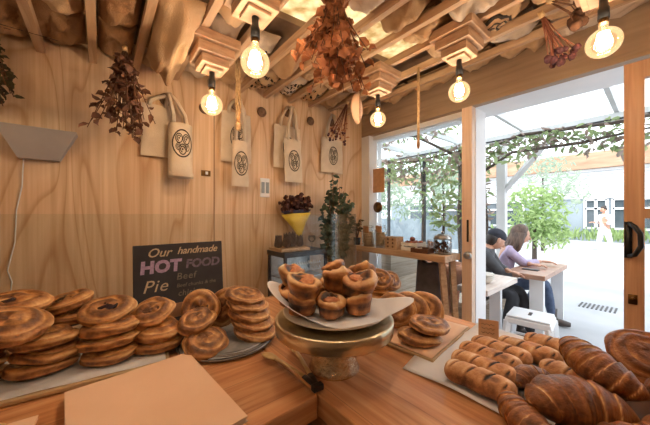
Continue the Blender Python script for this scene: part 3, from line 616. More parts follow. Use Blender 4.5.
def tote(x0, x1, zt, zb, hx, hz, y, label, thick=0.016, emblem=True, rolled=False, tilt=0.0):
    xc = (x0+x1)/2; wd = x1-x0; hh = zt-zb; t = thing('tote_bag', label, 'tote bag', (xc, y, zb), group='printed calico tote bags on the plywood wall')
    def side(sg):
        def f(u, v):
            a = 2*u-1; bul = (1-a*a)**0.5*thick*(0.45+0.55*math.sin(PI*min(1, 1.15-v*0.9))) if not rolled else (1-a*a)**0.5*thick*1.9
            wv = 0.004*noise.noise(Vector((u*4+x0*9, v*5, sg*3.0)))
            return (a*wd/2*(1-0.05*v+0.02*noise.noise(Vector((v*3, x0*7, 0))))+tilt*v*hh, sg*(bul+wv+0.002), v*hh)
        return f
    m = MB(); m.grid(side(-1), 12, 16); m.grid(lambda u, v: side(1)(1-u, v), 12, 16)
    if rolled: m.tube([(-wd*0.46, -0.002, 0.012), (0, -0.006, 0.006), (wd*0.48, -0.002, 0.012)], 0.028, 10, flat=0.8)
    m.build('bag_body', 'calico', t)
    for sg, o in ((-1, -0.012), (1, 0.006)):
        xa = -wd*0.26; xb = wd*0.26; top = (hx-xc, 0.0+o*0.6, hz-zb+0.012)
        s_ = MB()
        for q in (xa, xb): s_.tube([(q+tilt*hh, o, hh*0.97), (q*0.9+top[0]*0.15+tilt*hh, o, hh+(top[2]-hh)*0.35), (q*0.5+top[0]*0.6, o, hh+(top[2]-hh)*0.75), (top[0]+q*0.12, top[1], top[2])], [0.012, 0.011, 0.011, 0.01], 6, flat=0.25)
        s_.build('strap', 'calico', t)
    if emblem:
        p = MB(); cu, cv, ru, rv = 0.52, 0.5 if not rolled else 0.62, 0.40*min(1, 0.14/wd)*1.05, 0.30*min(1, 0.3/hh)
        def at(u, v):
            q = side(-1)(u, v); return (q[0], q[1]-0.0015, q[2])
        def band(r0, r1, a0=0.0, a1=2*PI, du=0.0): p.grid(lambda s_, q: at(cu+du+ru*(r0+(r1-r0)*q)*math.cos(a0+(a1-a0)*s_), cv+rv*(r0+(r1-r0)*q)*math.sin(a0+(a1-a0)*s_)), 24, 1, thick=0.001)
        def ring_(ou, ov, r0, r1, a0=0.0, a1=2*PI): p.grid(lambda s_, q: at(cu+ru*(ou+(r0+(r1-r0)*q)*math.cos(a0+(a1-a0)*s_)), cv+rv*(ov+(r0+(r1-r0)*q)*math.sin(a0+(a1-a0)*s_)), ), 20, 1, thick=0.001)
        band(0.9, 1.0)
        for ou, ov, r_ in ((-0.36, 0.34, 0.36), (0.36, 0.30, 0.38), (0.0, -0.42, 0.40), (-0.42, -0.24, 0.26), (0.45, -0.28, 0.26)):
            ring_(ou, ov, r_*0.8, r_); ring_(ou, ov, r_*0.42, r_*0.62, 0.4, 4.6); ring_(ou, ov, 0.01, r_*0.2)
        p.build('emblem', 'print', t)
    return t
tote(0.195, 0.37, 2.04, 1.715, 0.335, 2.10, YW-0.03, 'flat plain calico tote bag behind the rolled one', 0.012, False)
tote(0.33, 0.475, 1.925, 1.59, 0.335, 2.10, YW-0.095, 'rolled calico tote bag with oval emblem at the left', 0.024, True, True)
tote(0.68, 0.915, 2.11, 1.74, 0.80, 2.20, YW-0.03, 'wide calico tote bag half hidden behind the narrow one in the middle', 0.012)
tote(0.74, 0.87, 1.89, 1.555, 0.80, 2.19, YW-0.085, 'narrow folded calico tote bag with oval emblem in the middle of the wall', 0.018)
tote(1.11, 1.38, 2.10, 1.74, 1.26, 2.26, YW-0.03, 'back tote bag of the third pair', 0.012)
tote(1.19, 1.365, 1.98, 1.62, 1.26, 2.25, YW-0.08, 'front tote bag of the third pair with a folded top', 0.016, tilt=-0.04)
tote(1.61, 1.89, 2.08, 1.75, 1.76, 2.31, YW-0.03, 'single calico tote bag with oval emblem nearest the window', 0.014)
o = thing('wall_socket', 'small brown wall plate with pale centre below the second knob', 'wall plate', (0.585, YW, 1.64))
MB().box((0, -0.004, 0), (0.062, 0.008, 0.04)).build('plate', 'brass', o, False); MB().box((0.004, -0.010, 0.002), (0.016, 0.006, 0.02)).build('button', 'white', o, False)
o = thing('light_switch', 'white switch plate with two tall rockers on the plywood wall', 'light switch', (1.045, YW, 1.565))
bevel(MB().box((0, -0.005, 0), (0.085, 0.01, 0.155)).build('plate', 'white', o, False), 0.004)
for a in (-1, 1): bevel(MB().box((a*0.02, -0.0135, 0), (0.026, 0.007, 0.09)).build('rocker', 'bluegrey', o, False), 0.002)
# wall light
t = thing('wall_light', 'grey tapered metal uplighter fixed to the plywood wall', 'wall light', (-0.24, YW, 1.63))
def wl(sx, z0, z1, a, b, ya, yb): return [(-a, 0, z0), (a, 0, z0), (a, -ya, z0), (-a, -ya, z0), (-b, 0, z1), (b, 0, z1), (b, -yb, z1), (-b, -yb, z1)]
F = [(0, 1, 2, 3), (0, 4, 5, 1), (1, 5, 6, 2), (2, 6, 7, 3), (3, 7, 4, 0)]
m = MB(); m.add(wl(1, 0, 0.15, 0.075, 0.145, 0.05, 0.10), F); so = m.build('shade', 'grey', t, False); q = so.modifiers.new('wall', 'SOLIDIFY'); q.thickness = 0.004
MB().tube([(0, -0.04, 0.06), (0, -0.04, 0.10)], 0.015, 10).build('lamp_tube', emit('cool tube', (0.75, 1.0, 0.85), 6), t)
MB().tube([(-0.06, -0.012, 0.0), (-0.066, -0.006, -0.14), (-0.085, -0.005, -0.26), (-0.09, -0.005, -0.42), (-0.115, -0.006, -0.56), (-0.10, -0.006, -0.62), (-0.13, -0.006, -0.9)], 0.0028, 6).build('cable', 'white', t)

# ---------------------------------------------------------------- hanging dried plants
def bunch(name, label, x, y, zt, spread, length, nstem, leafn, lm, l, wd, sm='twig', tip=None, dirv=(0, 0, -1), bare=0.0):
    t = thing(name, label, 'dried plant', (x, y, zt)); d = Vector(dirv).normalized()
    a = d.cross(Vector((0.3, 1, 0.1))).normalized(); b = d.cross(a); s_ = MB(); lf = MB(); tp = MB()
    MB().tube([(0, 0, 0.0), d*0.03], 0.012, 8).build('tie', 'rope', t)
    for k in range(nstem):
        an = rnd(0, 2*PI); r = spread*math.sqrt(rnd(0, 1)); L_ = length*rnd(0.75, 1)
        e = d*L_+a*r*math.cos(an)+b*r*math.sin(an); mid = e*0.5+a*rnd(-.015, .015)+d*0.03
        s_.tube([(0, 0, 0), mid, e], [0.0028, 0.0024, 0.0018], 5)
        for q in range(leafn):
            f = rnd(bare, 1); p = (mid*2*f if f < .5 else mid+(e-mid)*(f-.5)*2)
            lf.leaf(p, (rnd(-1, 1), rnd(-1, 1), rnd(-1, .5)), l*rnd(.6, 1.3), wd*rnd(.6, 1.3), 0.4)
        if tip:
            tp = MB(); tp.blob(e, tip*rnd(.8, 1.2), 9, 6, lambda v: 1+0.35*noise.noise(v*3+Vector((k, 0, 0)))); tp.build('flower_head', lm if not leafn else 'bud', t)
    s_.build('stem', sm, t)
    if leafn: lf.build('leaves', lm, t)
    return t
random.seed(21)
bunch('dried_bunch', 'dark olive dried bunch hanging at the left edge above the wall light', -0.395, 1.90, 2.24, 0.10, 0.42, 26, 16, 'drygreen', 0.035, 0.022)
bunch('dried_bunch', 'dark brown dried leaf bunch hanging left of the first tote bags', 0.10, 1.76, 2.22, 0.15, 0.46, 30, 10, 'dryleaf_dark', 0.045, 0.03, bare=0.12)
bunch('dried_bunch', 'large rusty brown dried leaf bunch hanging in the centre of the ceiling', 0.755, 0.86, 2.30, 0.165, 0.40, 40, 11, 'dryleaf', 0.042, 0.042, bare=0.05)
bunch('dried_roses', 'bunch of dried purple roses hanging by bare stems over the doorway', 1.60, 0.36, 2.30, 0.065, 0.26, 14, 0, 'bud', 0, 0, 'redtwig', 0.016, (0.42, -0.30, -1))
bunch('dried_pods', 'brown dried seed pods hanging beside the doorway pendant', 1.58, 0.33, 2.325, 0.10, 0.17, 12, 0, 'pod', 0, 0, 'twig', 0.028, (0.30, -0.6, -0.28))
bunch('dried_posy_bunch', 'dried reddish stems hanging in the window corner by the last pendant', 1.72, 1.78, 2.36, 0.10, 0.38, 18, 2, 'dryleaf', 0.03, 0.014, 'redtwig', 0.011, (-0.25, 0.12, -1), 0.6)
lf = MB(); t = thing('dried_leaf', 'large curled dried palm leaf beside the window corner pendant', 'dried plant', (1.60, 1.52, 2.33))
m = MB(); m.grid(lambda u, v: (0.10*math.sin(PI*u)**0.7*(2*v-1)*0.7, 0.03*abs(2*v-1), -0.26*u), 12, 8, thick=0.003); m.build('blade', 'kraft', t); MB().tube([(0, -0.004, 0.03), (0, -0.004, -0.24)], 0.003, 5).build('stem', 'redtwig', t)
# ropes
rp = MB()
for k in range(5): rp.tube([(0.68+0.012*math.cos(k*1.3+q*0.5)*(1+0.3*math.sin(q)), 1.70+0.012*math.sin(k*1.3+q*0.5), 2.33-0.034*q) for q in range(13)], 0.006, 6)
t = thing('jute_rope', 'twisted jute rope hanging between the small bulb and the middle tote bags', 'rope', (0.68, 1.70, 1.92), world=True); rp.build('strands', 'rope', t); m = MB(); m.blob((0.68, 1.70, 1.905), (0.022, 0.022, 0.026)); m.build('knot', 'rope', t)
t = thing('pull_cord', 'pale pull cord hanging in front of the window with a dark tassel', 'cord', (1.70, 1.06, 1.84), world=True)
MB().tube([(1.70, 1.06, 2.36), (1.702, 1.06, 2.1), (1.70, 1.06, 1.86)], 0.009, 8).build('cord', 'rope', t); MB().lathe([(0.0, 1.80), (0.008, 1.80), (0.013, 1.83), (0.008, 1.865), (0, 1.87)], 10, (1.70, 1.06, 0)).build('tassel', 'hessian_dark', t)
# little signs hanging on the window
t = tag(MB().box((XW+0.05, 1.865, 1.70), (0.004, 0.15, 0.25)).build('window_card', 'card', None, False), 'tan rectangular card on the window beside its white frame', 'card')
m = MB(); m.lathe([(0.0, 0.0), (0.042, 0.0), (0.042, 0.006), (0.0, 0.006)], 24, T=Tm((XW+0.05, 1.875, 1.42), (0, -PI/2, 0), (1.35, 1.35, 1))); tag(m.build('window_disc', 'brass'), 'small brown oval sign on the window below the tan card', 'sign')

# ---------------------------------------------------------------- back bench, pie warmer and plants
t = thing('back_bench', 'low timber bench along the plywood wall under the warmer', 'bench', (1.4, 1.84, 0), world=True)
MB().box((1.40, 1.84, 0.63), (1.1, 0.42, 0.04)).build('benchtop', 'batten', t, False); MB().box((1.40, 1.85, 0.305), (1.06, 0.38, 0.61)).build('bench_base', 'plank', t, False)
t = thing('pie_warmer', 'dark framed glass pie warmer standing against the plywood wall', 'food warmer', (1.23, 1.85, 0.65), world=True)
x0, x1, y0, y1, z0, z1 = 1.033, 1.43, 1.72, 1.98, 0.65, 1.065
m = MB()
for x in (x0+.01, x1-.01):
    for y in (y0+.01, y1-.01): m.box((x, y, (z0+z1)/2), (0.02, 0.02, z1-z0))
m.box(((x0+x1)/2, (y0+y1)/2, z1-0.018), (x1-x0+0.01, y1-y0+0.01, 0.036)); m.box(((x0+x1)/2, (y0+y1)/2, z0+0.03), (x1-x0, y1-y0, 0.06)); m.build('frame', 'warmer', t, False)
MB().box(((x0+x1)/2, y0+0.006, 0.87), (x1-x0-0.04, 0.005, 0.32)).build('front_pane', 'jar', t, False); MB().box((x0+0.006, (y0+y1)/2, 0.87), (0.005, y1-y0-0.04, 0.32)).build('side_pane', 'jar', t, False)
MB().box(((x0+x1)/2, y1-0.012, 0.87), (x1-x0-0.04, 0.004, 0.32)).build('back_panel', 'steel', t, False)
m = MB(); random.seed(14)
for r_ in range(2):
    x = x0+0.06
    while x < x1-0.08:
        h_ = rnd(0.018, 0.03); z = 0.965-0.05*r_; m.tube([(x, y0+0.001, z), (x+0.006, y0+0.001, z+h_), (x+0.012, y0+0.001, z), (x+0.014, y0+0.001, z+h_*0.5)], 0.0022, 5); x += rnd(0.017, 0.024)
m.build('chalk_writing', 'white', t)
for k in range(2):
    s_ = MB(); s_.box(((x0+x1)/2, (y0+y1)/2, 0.76+0.1*k), (x1-x0-0.05, y1-y0-0.05, 0.006)); s_.build('rack', 'steel', t, False)
wz = z1
t = tag(bevel(MB().box((1.16, 1.86, wz+0.012), (0.26, 0.20, 0.024)).build('wooden_board', 'batten', None, False)), 'wooden board lying on the pie warmer under the dried artichokes', 'board')
random.seed(5)
def artichoke(x, y, s, label):
    t = thing('artichoke', label, 'dried artichoke', (x, y, wz+0.024), (0, 0, rnd(0, 6)), 'dried artichokes on the warmer'); m = MB()
    for k in range(6):
        for j in range(7):
            a = 2*PI*(j+0.5*(k % 2))/7; r = s*(0.5-0.06*k); z = s*(0.25+0.28*k)
            m.leaf((r*0.6*math.cos(a), r*0.6*math.sin(a), z-s*0.2), (math.cos(a)*0.6, math.sin(a)*0.6, 1.0), s*0.75, s*0.42, 0.3, (math.cos(a), math.sin(a), 0.1))
    m.blob((0, 0, s*0.85), (s*0.42, s*0.42, s*0.85), 10, 8); m.build('head', 'succulent', t)
for a in ((1.055, 1.85, 0.048, 'leftmost dried artichoke on the warmer board'), (1.115, 1.82, 0.056, 'tall dried artichoke second from the left on the warmer board'), (1.175, 1.85, 0.058, 'tall dried artichoke right under the yellow bouquet tip'), (1.235, 1.83, 0.046, 'rightmost dried artichoke on the warmer board')): artichoke(*a)
t = thing('glass_goblet', 'small stemmed glass standing right of the artichokes on the warmer', 'glass', (1.335, 1.80, wz)); m = MB(); m.lathe([(0.0, 0.0), (0.03, 0.001), (0.028, 0.004), (0.004, 0.01), (0.004, 0.05), (0.02, 0.06), (0.032, 0.08), (0.03, 0.11), (0.0285, 0.11), (0.03, 0.08), (0.018, 0.063), (0, 0.056)], 20); m.build('bowl_glass', 'jar', t)
t = thing('bouquet', 'bouquet of dark dried flowers in bright yellow paper leaning on the plywood wall', 'bouquet', (1.315, 1.93, wz-0.005), (math.radians(-6), math.radians(-3), 0)); t.scale = (1.25, 1.1, 1.25)
m = MB(); m.lathe([(0.002, 0.065), (0.03, 0.11), (0.065, 0.17), (0.115, 0.235), (0.112, 0.235), (0.06, 0.17), (0.026, 0.115), (0.0, 0.085)], 24, T=Tm((0, 0, 0), (0, 0, 0), (1, 0.5, 1)), wob=lambda th, i: 1+(0.06*math.sin(th*5)+0.03*math.sin(th*11) if i in (2, 3, 4) else 0)); m.build('wrap', 'yellow', t)
m = MB(); m.lathe([(0.03, 0.19), (0.112, 0.255), (0.108, 0.258), (0.03, 0.2)], 24, T=Tm((0, 0, 0), (0, 0, 0), (1, 0.52, 1)), wob=lambda th, i: 1+0.07*math.sin(th*7)); m.build('tissue', 'navy', t)
m = MB()
for k in range(120):
    p = inball((0, 0, 0.30), (0.13, 0.07, 0.07)); m.blob(p, rnd(0.010, 0.018), 6, 4, lambda v, k=k: 1+0.5*noise.noise(v*4+Vector((k, 0, 0))))
m.build('flowers', 'plum', t); m = MB()
for k in range(9): m.tube([(0, 0, 0.0), (0.004*math.cos(k), 0.004*math.sin(k), 0.08), (0.06*math.cos(k), 0.03*math.sin(k), 0.27)], 0.003, 5)
m.build('stems', 'twig', t)
def sprig(t, base, stems, leafn, lm, l, wd, sm='twig'):
    s_ = MB(); f = MB()
    for e in stems:
        pts = [Vector(base), Vector(base)*0.4+Vector(e)*0.6+Vector((0, 0, 0.03)), Vector(e)]; s_.tube(pts, [0.004, 0.003, 0.002], 5)
        for q in range(leafn):
            k = rnd(0.35, 1.0); p = pts[1]+(pts[2]-pts[1])*(k-.5)*2 if k > .5 else pts[0]+(pts[1]-pts[0])*2*k
            f.leaf(p, (rnd(-1, 1), rnd(-1, 1), rnd(-.6, .9)), l*rnd(.7, 1.2), wd*rnd(.7, 1.2))
    s_.build('stem', sm, t); f.build('leaves', lm, t)
t = thing('eucalyptus_vase', 'tall grey green eucalyptus branches in a glass jar beside the warmer', 'plant in vase', (1.58, 1.80, 0.65))
m = MB(); m.lathe([(0.0, 0.0), (0.06, 0.0), (0.065, 0.02), (0.065, 0.36), (0.05, 0.40), (0.055, 0.44), (0.052, 0.44), (0.046, 0.40), (0.061, 0.36), (0.061, 0.01), (0, 0.01)], 24); m.build('jar', 'jar', t)
sprig(t, (0, 0, 0.05), [(-0.02, 0.0, 1.06), (0.0, 0.02, 0.98), (-0.10, -0.05, 0.84), (0.09, -0.02, 0.90), (0.14, -0.05, 0.82), (-0.16, -0.06, 0.64), (0.02, -0.08, 0.76), (0.16, -0.04, 0.68), (-0.06, -0.1, 0.58), (0.08, -0.1, 0.60), (-0.17, -0.08, 0.46), (-0.12, -0.12, 0.40), (0.06, 0.0, 0.94), (-0.05, 0.02, 0.90), (0.17, 0.0, 0.76), (-0.14, 0.0, 0.74), (0.12, 0.0, 0.56), (-0.1, -0.08, 0.68)], 34, 'eucalypt', 0.058, 0.042)

# ---------------------------------------------------------------- window shelf and what stands on it
SH = 1.04
t = thing('window_shelf', 'honey timber shelf bench running along the shop window', 'shelf', (2.07, 1.5, 0), world=True)
bevel(MB().box((2.075, 1.525, SH-0.025), (0.245, 1.05, 0.05)).build('shelf_top', 'batten', t, False)); 
for a, b in (((2.0, 1.05, SH-0.05), (2.06, 1.0, 0.0)), ((2.16, 1.05, SH-0.05), (2.16, 0.995, 0.0)), ((2.0, 1.98, SH-0.05), (2.0, 2.0, 0.0))): MB().tube([a, b], 0.028, 4).build('leg', 'batten', t, False)
def kjar(x, y, r, h_, label, fill, cards):
    t = thing('storage_jar', label, 'jar', (x, y, SH)); m = MB(); m.lathe([(0.0, 0.0), (r, 0.0), (r*1.02, 0.02), (r*1.02, h_*0.75), (r*0.8, h_*0.84), (r*0.8, h_*0.9), (r*0.77, h_*0.9), (r*0.77, h_*0.84), (r*0.97, h_*0.75), (r*0.97, 0.012), (0, 0.012)], 24); m.build('jar_glass', 'jar', t)
    MB().lathe([(0.0, h_*0.9), (r*0.84, h_*0.9), (r*0.84, h_*0.97), (r*0.5, h_), (0, h_)], 24).build('lid', 'jar', t)
    m = MB(); n_ = int(h_*0.68/0.016)
    for k in range(n_): m.lathe([(0.0, 0), (r*0.9, 0.0), (r*0.92, 0.006), (r*0.88, 0.013), (0, 0.013)], 18, (0.003*math.sin(k*2), 0.003*math.cos(k*3), 0.014+0.016*k))
    m.build('biscuits', fill, t)
    if cards: MB().box((-r*1.0, -r*0.3, h_*0.82), (0.006, 0.10, 0.06), rz=-0.35).build('label_card', 'card', t, False)
    return t
kjar(2.02, 1.80, 0.058, 0.20, 'left biscuit jar with a brown card on the window shelf', 'grain', True)
kjar(2.03, 1.655, 0.055, 0.21, 'right biscuit jar with a brown card next to the wooden box', 'grain', True)
t = thing('wooden_box', 'small open wooden box beside the biscuit jars on the shelf', 'box', (2.02, 1.50, SH)); bevel(MB().box((0, 0, 0.055), (0.11, 0.12, 0.11)).build('box_body', 'batten', t, False))
m = MB()
for k in range(3):
    for j in range(2): m.tube([(-0.054, -0.025+0.05*j, 0.025+0.032*k), (-0.057, -0.025+0.05*j, 0.025+0.032*k)], 0.009, 10)
m.build('finger_hole', 'darktray', t)
t = thing('white_crate', 'white slatted crate of red brown buns on the shelf', 'crate', (2.08, 1.34, SH)); m = MB()
for z in (0.018, 0.055): 
    for sx in (-1, 1): m.box((sx*0.075, 0, z), (0.008, 0.15, 0.026))
    for sy in (-1, 1): m.box((0, sy*0.075, z), (0.15, 0.008, 0.026))
m.box((0, 0, 0.004), (0.15, 0.15, 0.008))
for sx in (-1, 1):
    for sy in (-1, 1): m.box((sx*0.066, sy*0.066, 0.036), (0.012, 0.012, 0.07))
m.build('crate_slats', 'crateW', t, False)
random.seed(3); names = ['front left', 'front middle', 'front right', 'middle left', 'middle right', 'back left', 'back middle', 'back right', 'topmost']
for k, (a, b, c_) in enumerate(((-0.04, 0.04, 0), (-0.04, 0.0, 0.0), (-0.04, -0.04, 0), (0.0, 0.03, 0.0), (0.0, -0.025, 0), (0.04, 0.04, 0), (0.04, 0, 0), (0.04, -0.04, 0), (-0.015, 0.005, 0.036))):
    m = MB(); m.blob((0, 0, 0), (0.024, 0.023, 0.019), 12, 8, lambda v: 1+0.08*noise.noise(v*2)); o = m.build('bun', 'bun'); o.location = (2.08+a*0.95, 1.34+b*0.95, SH+0.064+c_*0.9); tag(o, '%s bun in the white crate on the window shelf' % names[k], 'bun', 'buns in the white crate')
t = thing('shelf_tray', 'dark wooden tray between the white crate and the lidded jar', 'tray', (2.02, 1.215, SH)); m = MB(); m.box((0, 0, 0.006), (0.13, 0.15, 0.012)); m.box((0.062, 0, 0.02), (0.008, 0.15, 0.03)); m.box((-0.062, 0, 0.02), (0.008, 0.15, 0.03)); m.box((0, 0.072, 0.02), (0.116, 0.008, 0.03)); m.box((0, -0.072, 0.02), (0.116, 0.008, 0.03)); m.build('tray_body', 'darktray', t, False)
t = thing('cookie_jar', 'wide glass jar of dark cookies with a silver lid at the shelf end', 'jar', (2.06, 1.075, SH)); m = MB(); m.lathe([(0.0, 0.0), (0.06, 0.0), (0.067, 0.02), (0.067, 0.10), (0.058, 0.12), (0.055, 0.12), (0.063, 0.1), (0.063, 0.012), (0, 0.01)], 28); m.build('jar_glass', 'jar', t)
m = MB(); m.lathe([(0.066, 0.115), (0.066, 0.125), (0.058, 0.142), (0.03, 0.155), (0.0, 0.158)], 28); m.blob((0, 0, 0.166), 0.011, 10, 6); m.build('lid', 'steel', t); m = MB()
for k in range(24): m.blob((0.046*math.cos(k*2.4)*math.sqrt((k % 6+1)/6), 0.046*math.sin(k*2.4)*math.sqrt((k % 6+1)/6), 0.018+0.014*(k//4)), (0.016, 0.016, 0.008), 8, 5)
m.build('cookies', 'cookie', t)
t = thing('candy_jar', 'small glass jar of pale pink sweets left of the cookie jar', 'jar', (2.10, 1.185, SH)); m = MB(); m.lathe([(0.0, 0.0), (0.04, 0.0), (0.045, 0.015), (0.045, 0.09), (0.038, 0.10), (0.036, 0.10), (0.042, 0.09), (0.042, 0.01), (0, 0.008)], 24); m.build('jar_glass', 'jar', t)
m = MB(); random.seed(2)
for k in range(40): m.blob((rnd(-.028, .028), rnd(-.028, .028), rnd(0.015, 0.085)), 0.009, 7, 5)
m.build('sweets', 'pink', t)
t = thing('dried_posy', 'small dried olive posy in a dark pot at the left end of the shelf', 'plant in pot', (2.02, 1.955, SH)); m = MB(); m.lathe([(0, 0), (0.03, 0), (0.038, 0.07), (0.034, 0.07), (0, 0.06)], 18); m.build('pot', 'black', t)
sprig(t, (0, 0, 0.05), [(0.05*math.cos(k), 0.05*math.sin(k), 0.16+0.05*(k % 3)) for k in range(9)], 12, 'drygreen', 0.035, 0.018)
t = thing('dark_bag', 'dark grey fabric bag with pale scribble hanging under the shelf end', 'bag', (2.09, 1.20, 0.56)); m = MB()
m.grid(lambda u, v: ((-0.02-0.03*(1-(2*u-1)**2)**.5), (2*u-1)*(0.13-0.03*v), 0.40*v+0.01*math.sin(u*9)), 14, 12, thick=-0.05); m.build('bag_body', 'lip', t)
m = MB()
for sy in (-1, 1): m.tube([(-0.03, sy*0.06, 0.38), (-0.03, sy*0.045, 0.415), (-0.02, sy*0.03, 0.43)], 0.006, 6)
m.build('strap', 'lip', t)

# ---------------------------------------------------------------- blackboard
t = thing('chalkboard', 'black chalkboard menu leaning on the glass guard behind the pastries', 'chalkboard', (0.272, 1.285, CT), (math.radians(-6), 0, 0))
BW, BH = 0.345, 0.325
bevel(MB().box((0, 0, BH/2), (BW, 0.012, BH)).build('board', 'slate', t, False), 0.002)
def bt(name, mt, items):
    m = MB()
    for s_, x, z, sz, sh, bo, sp_ in items: text_to(m, s_, sz, Tm((x-BW/2, -0.0065, z), (PI/2, 0, 0)), 0.0004, sh, bo, 'LEFT', sp_)
    return m.build(name, mt, t, False)
bt('heading_lettering', 'chalk', [('Our', 0.045, 0.275, 0.05, 0.35, 0.0006, 1.0), ('handmade', 0.155, 0.280, 0.042, 0.35, 0.0005, 0.95)])
bt('hot_lettering', 'lilac', [('HOT', 0.022, 0.212, 0.066, 0.08, 0.0035, 1.05)])
bt('food_lettering', 'dimlilac', [('FOOD', 0.187, 0.218, 0.050, 0.12, 0.002, 1.0)])
bt('pie_lettering', 'chalk', [('Pie', 0.028, 0.135, 0.068, 0.3, 0.0, 1.1)])
for it_ in [('Beef', 0.15, 0.172, 0.040, 0.15, 0.0003, 1.1), ('Beef chunks & the', 0.15, 0.140, 0.022, 0.2, 0.0, 1.0), ('chicken', 0.155, 0.104, 0.034, 0.15, 0.0002, 1.05), ('3 3 3', 0.045, 0.098, 0.022, 0.1, 0, 1.3)]: bt('menu_lettering', 'dimchalk', [it_])
m = MB()
for r, n in ((0.062, 0.032), (0.054, 0.026)): m.tube([(-0.105+r*math.cos(q*PI/12), -0.0068, 0.045+n*math.sin(q*PI/12)) for q in range(25)], 0.0011, 5)
for k in range(4): m.tube([(-0.135+0.017*k, -0.0068, 0.05), (-0.130+0.017*k, -0.0068, 0.062), (-0.125+0.017*k, -0.0068, 0.052)], 0.001, 5)
m.build('pie_drawing', 'dimchalk', t)

# ---------------------------------------------------------------- pastry builders
def danish_mesh(rx, ry, h, turns, seed, dirn=1):
    m = MB(); nt, npr = 56, 26; vs = []; tn = []; sv = Vector((seed*5.1, seed*2.3, seed))
    for i in range(npr+1):
        ph = PI/2-PI*i/npr
        for k in range(nt):
            th = 2*PI*k/nt; c, s_ = math.cos(ph), math.sin(ph)
            rad = abs(c)**0.62; z = (abs(s_)**0.85)*(1 if s_ > 0 else -1)*0.5
            ph_ = rad*turns-dirn*th/(2*PI); f = ph_-math.floor(ph_); ridge = math.sin(PI*f)**0.55
            top = max(0, s_)**0.5
            w1 = noise.noise(Vector((math.cos(th)*1.3, math.sin(th)*1.3, ph))+sv)
            lay = math.sin(ph*9+th*1.0+w1*3)*0.5+0.5
            side = max(0, 1-abs(s_)*1.6)
            rr = rad*(1+0.10*w1+0.035*side*(lay-0.5)*2); zz = z+(ridge-0.7)*0.24*top*min(1, rad*3)+0.12*w1*top
            vs.append((rx*rr*math.cos(th), ry*rr*math.sin(th), h*(0.5+zz)))
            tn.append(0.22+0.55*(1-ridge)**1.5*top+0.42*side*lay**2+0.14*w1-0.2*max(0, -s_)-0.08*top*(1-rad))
    fs = [(i*nt+k, (i+1)*nt+k, (i+1)*nt+(k+1) % nt, i*nt+(k+1) % nt) for i in range(npr) for k in range(nt)]
    return m.add(vs, fs, None, tn)
def danish(loc, rot, label, group, rx=0.072, ry=0.062, h=0.042, turns=2.3, seed=1, fill=None, dirn=1, mat='danish'):
    t = thing('danish', label, 'danish pastry', loc, rot, group)
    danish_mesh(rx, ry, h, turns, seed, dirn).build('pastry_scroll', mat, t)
    if fill:
        m = MB(); m.blob((0, 0, h*0.86), (rx*0.42, ry*0.36, h*0.16), 18, 8, lambda v: 1+0.25*noise.noise(v*3+Vector((seed, 0, 0)))); m.build('filling', fill, t)
    return t
GA = 'danish scrolls stacked along the left board'; GB = 'scrolls on the round paper lined tray'; GC = 'scrolls on the tray beyond the cake stand'
R_ = math.radians
# long board along the left of the counter
t = thing('pastry_board', 'long pale paper lined board carrying the left danish stacks', 'tray', (-0.22, 1.105, CT), (0, 0, R_(-7)))
bevel(MB().box((0, 0, 0.008), (0.80, 0.27, 0.012)).build('board', 'trayboard', t, False), 0.003); MB().grid(lambda u, v: ((u-.5)*0.78, (v-.5)*0.25, 0.0155+0.001*math.sin(u*40)), 20, 6, thick=-0.001).build('paper_liner', 'paper', t)
z0 = CT+0.017
rows = [  # x, y, count, group label, tilt of the top one, filling of the top one
    (-0.385, 1.12, 4, 'far left edge stack', 0), (-0.262, 1.11, 4, 'second stack from the left edge', 0), (-0.118, 1.075, 3, 'stack left of the kraft bag corner', 0), (0.02, 1.050, 3, 'stack in the middle of the board', 0), (0.148, 1.035, 2, 'stack at the right end of the board', 0)]
seed = 1; ordn = ['bottom', 'second', 'third', 'fourth', 'fifth']
for x, y, n, nmx, _ in rows:
    for k in range(n):
        seed += 1; a = rnd(0, 6)
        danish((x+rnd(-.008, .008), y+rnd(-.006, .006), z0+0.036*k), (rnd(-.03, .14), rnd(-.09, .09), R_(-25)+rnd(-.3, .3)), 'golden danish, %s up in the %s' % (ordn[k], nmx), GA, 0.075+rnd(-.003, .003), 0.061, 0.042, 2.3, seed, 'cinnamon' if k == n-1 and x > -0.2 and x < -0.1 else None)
zt = z0+0.036*3
danish((-0.185, 1.04, zt+0.028), (R_(27), R_(8), R_(12)), 'large golden danish tilted towards the camera on top at the far left', GA, 0.082, 0.066, 0.044, 2.4, 31)
danish((-0.19, 1.15, zt+0.05), (R_(14), R_(2), R_(5)), 'dark berry filled danish topmost at the back of the left pile', GA, 0.085, 0.068, 0.044, 2.2, 32, 'blueberry')
danish((-0.075, 1.185, zt+0.028), (R_(10), R_(-14), R_(-20)), 'danish lying tilted between the berry topped pair behind the left stacks', GA, 0.072, 0.060, 0.04, 2.2, 33, 'blueberry')
danish((-0.065, 1.17, zt-0.014), (R_(4), R_(-4), R_(40)), 'danish half hidden low behind the two left stacks', GA, 0.07, 0.058, 0.04, 2.2, 34)
danish((0.02, 1.09, zt+0.010), (R_(26), R_(-4), R_(-8)), 'berry filled danish on top of the middle stack of the board', GA, 0.071, 0.062, 0.043, 2.2, 35, 'blueberry')
danish((0.135, 1.075, zt-0.018), (R_(26), R_(-16), R_(5)), 'dark centred danish on top of the right end stack before the chalkboard', GA, 0.07, 0.06, 0.042, 2.2, 36, 'cinnamon')
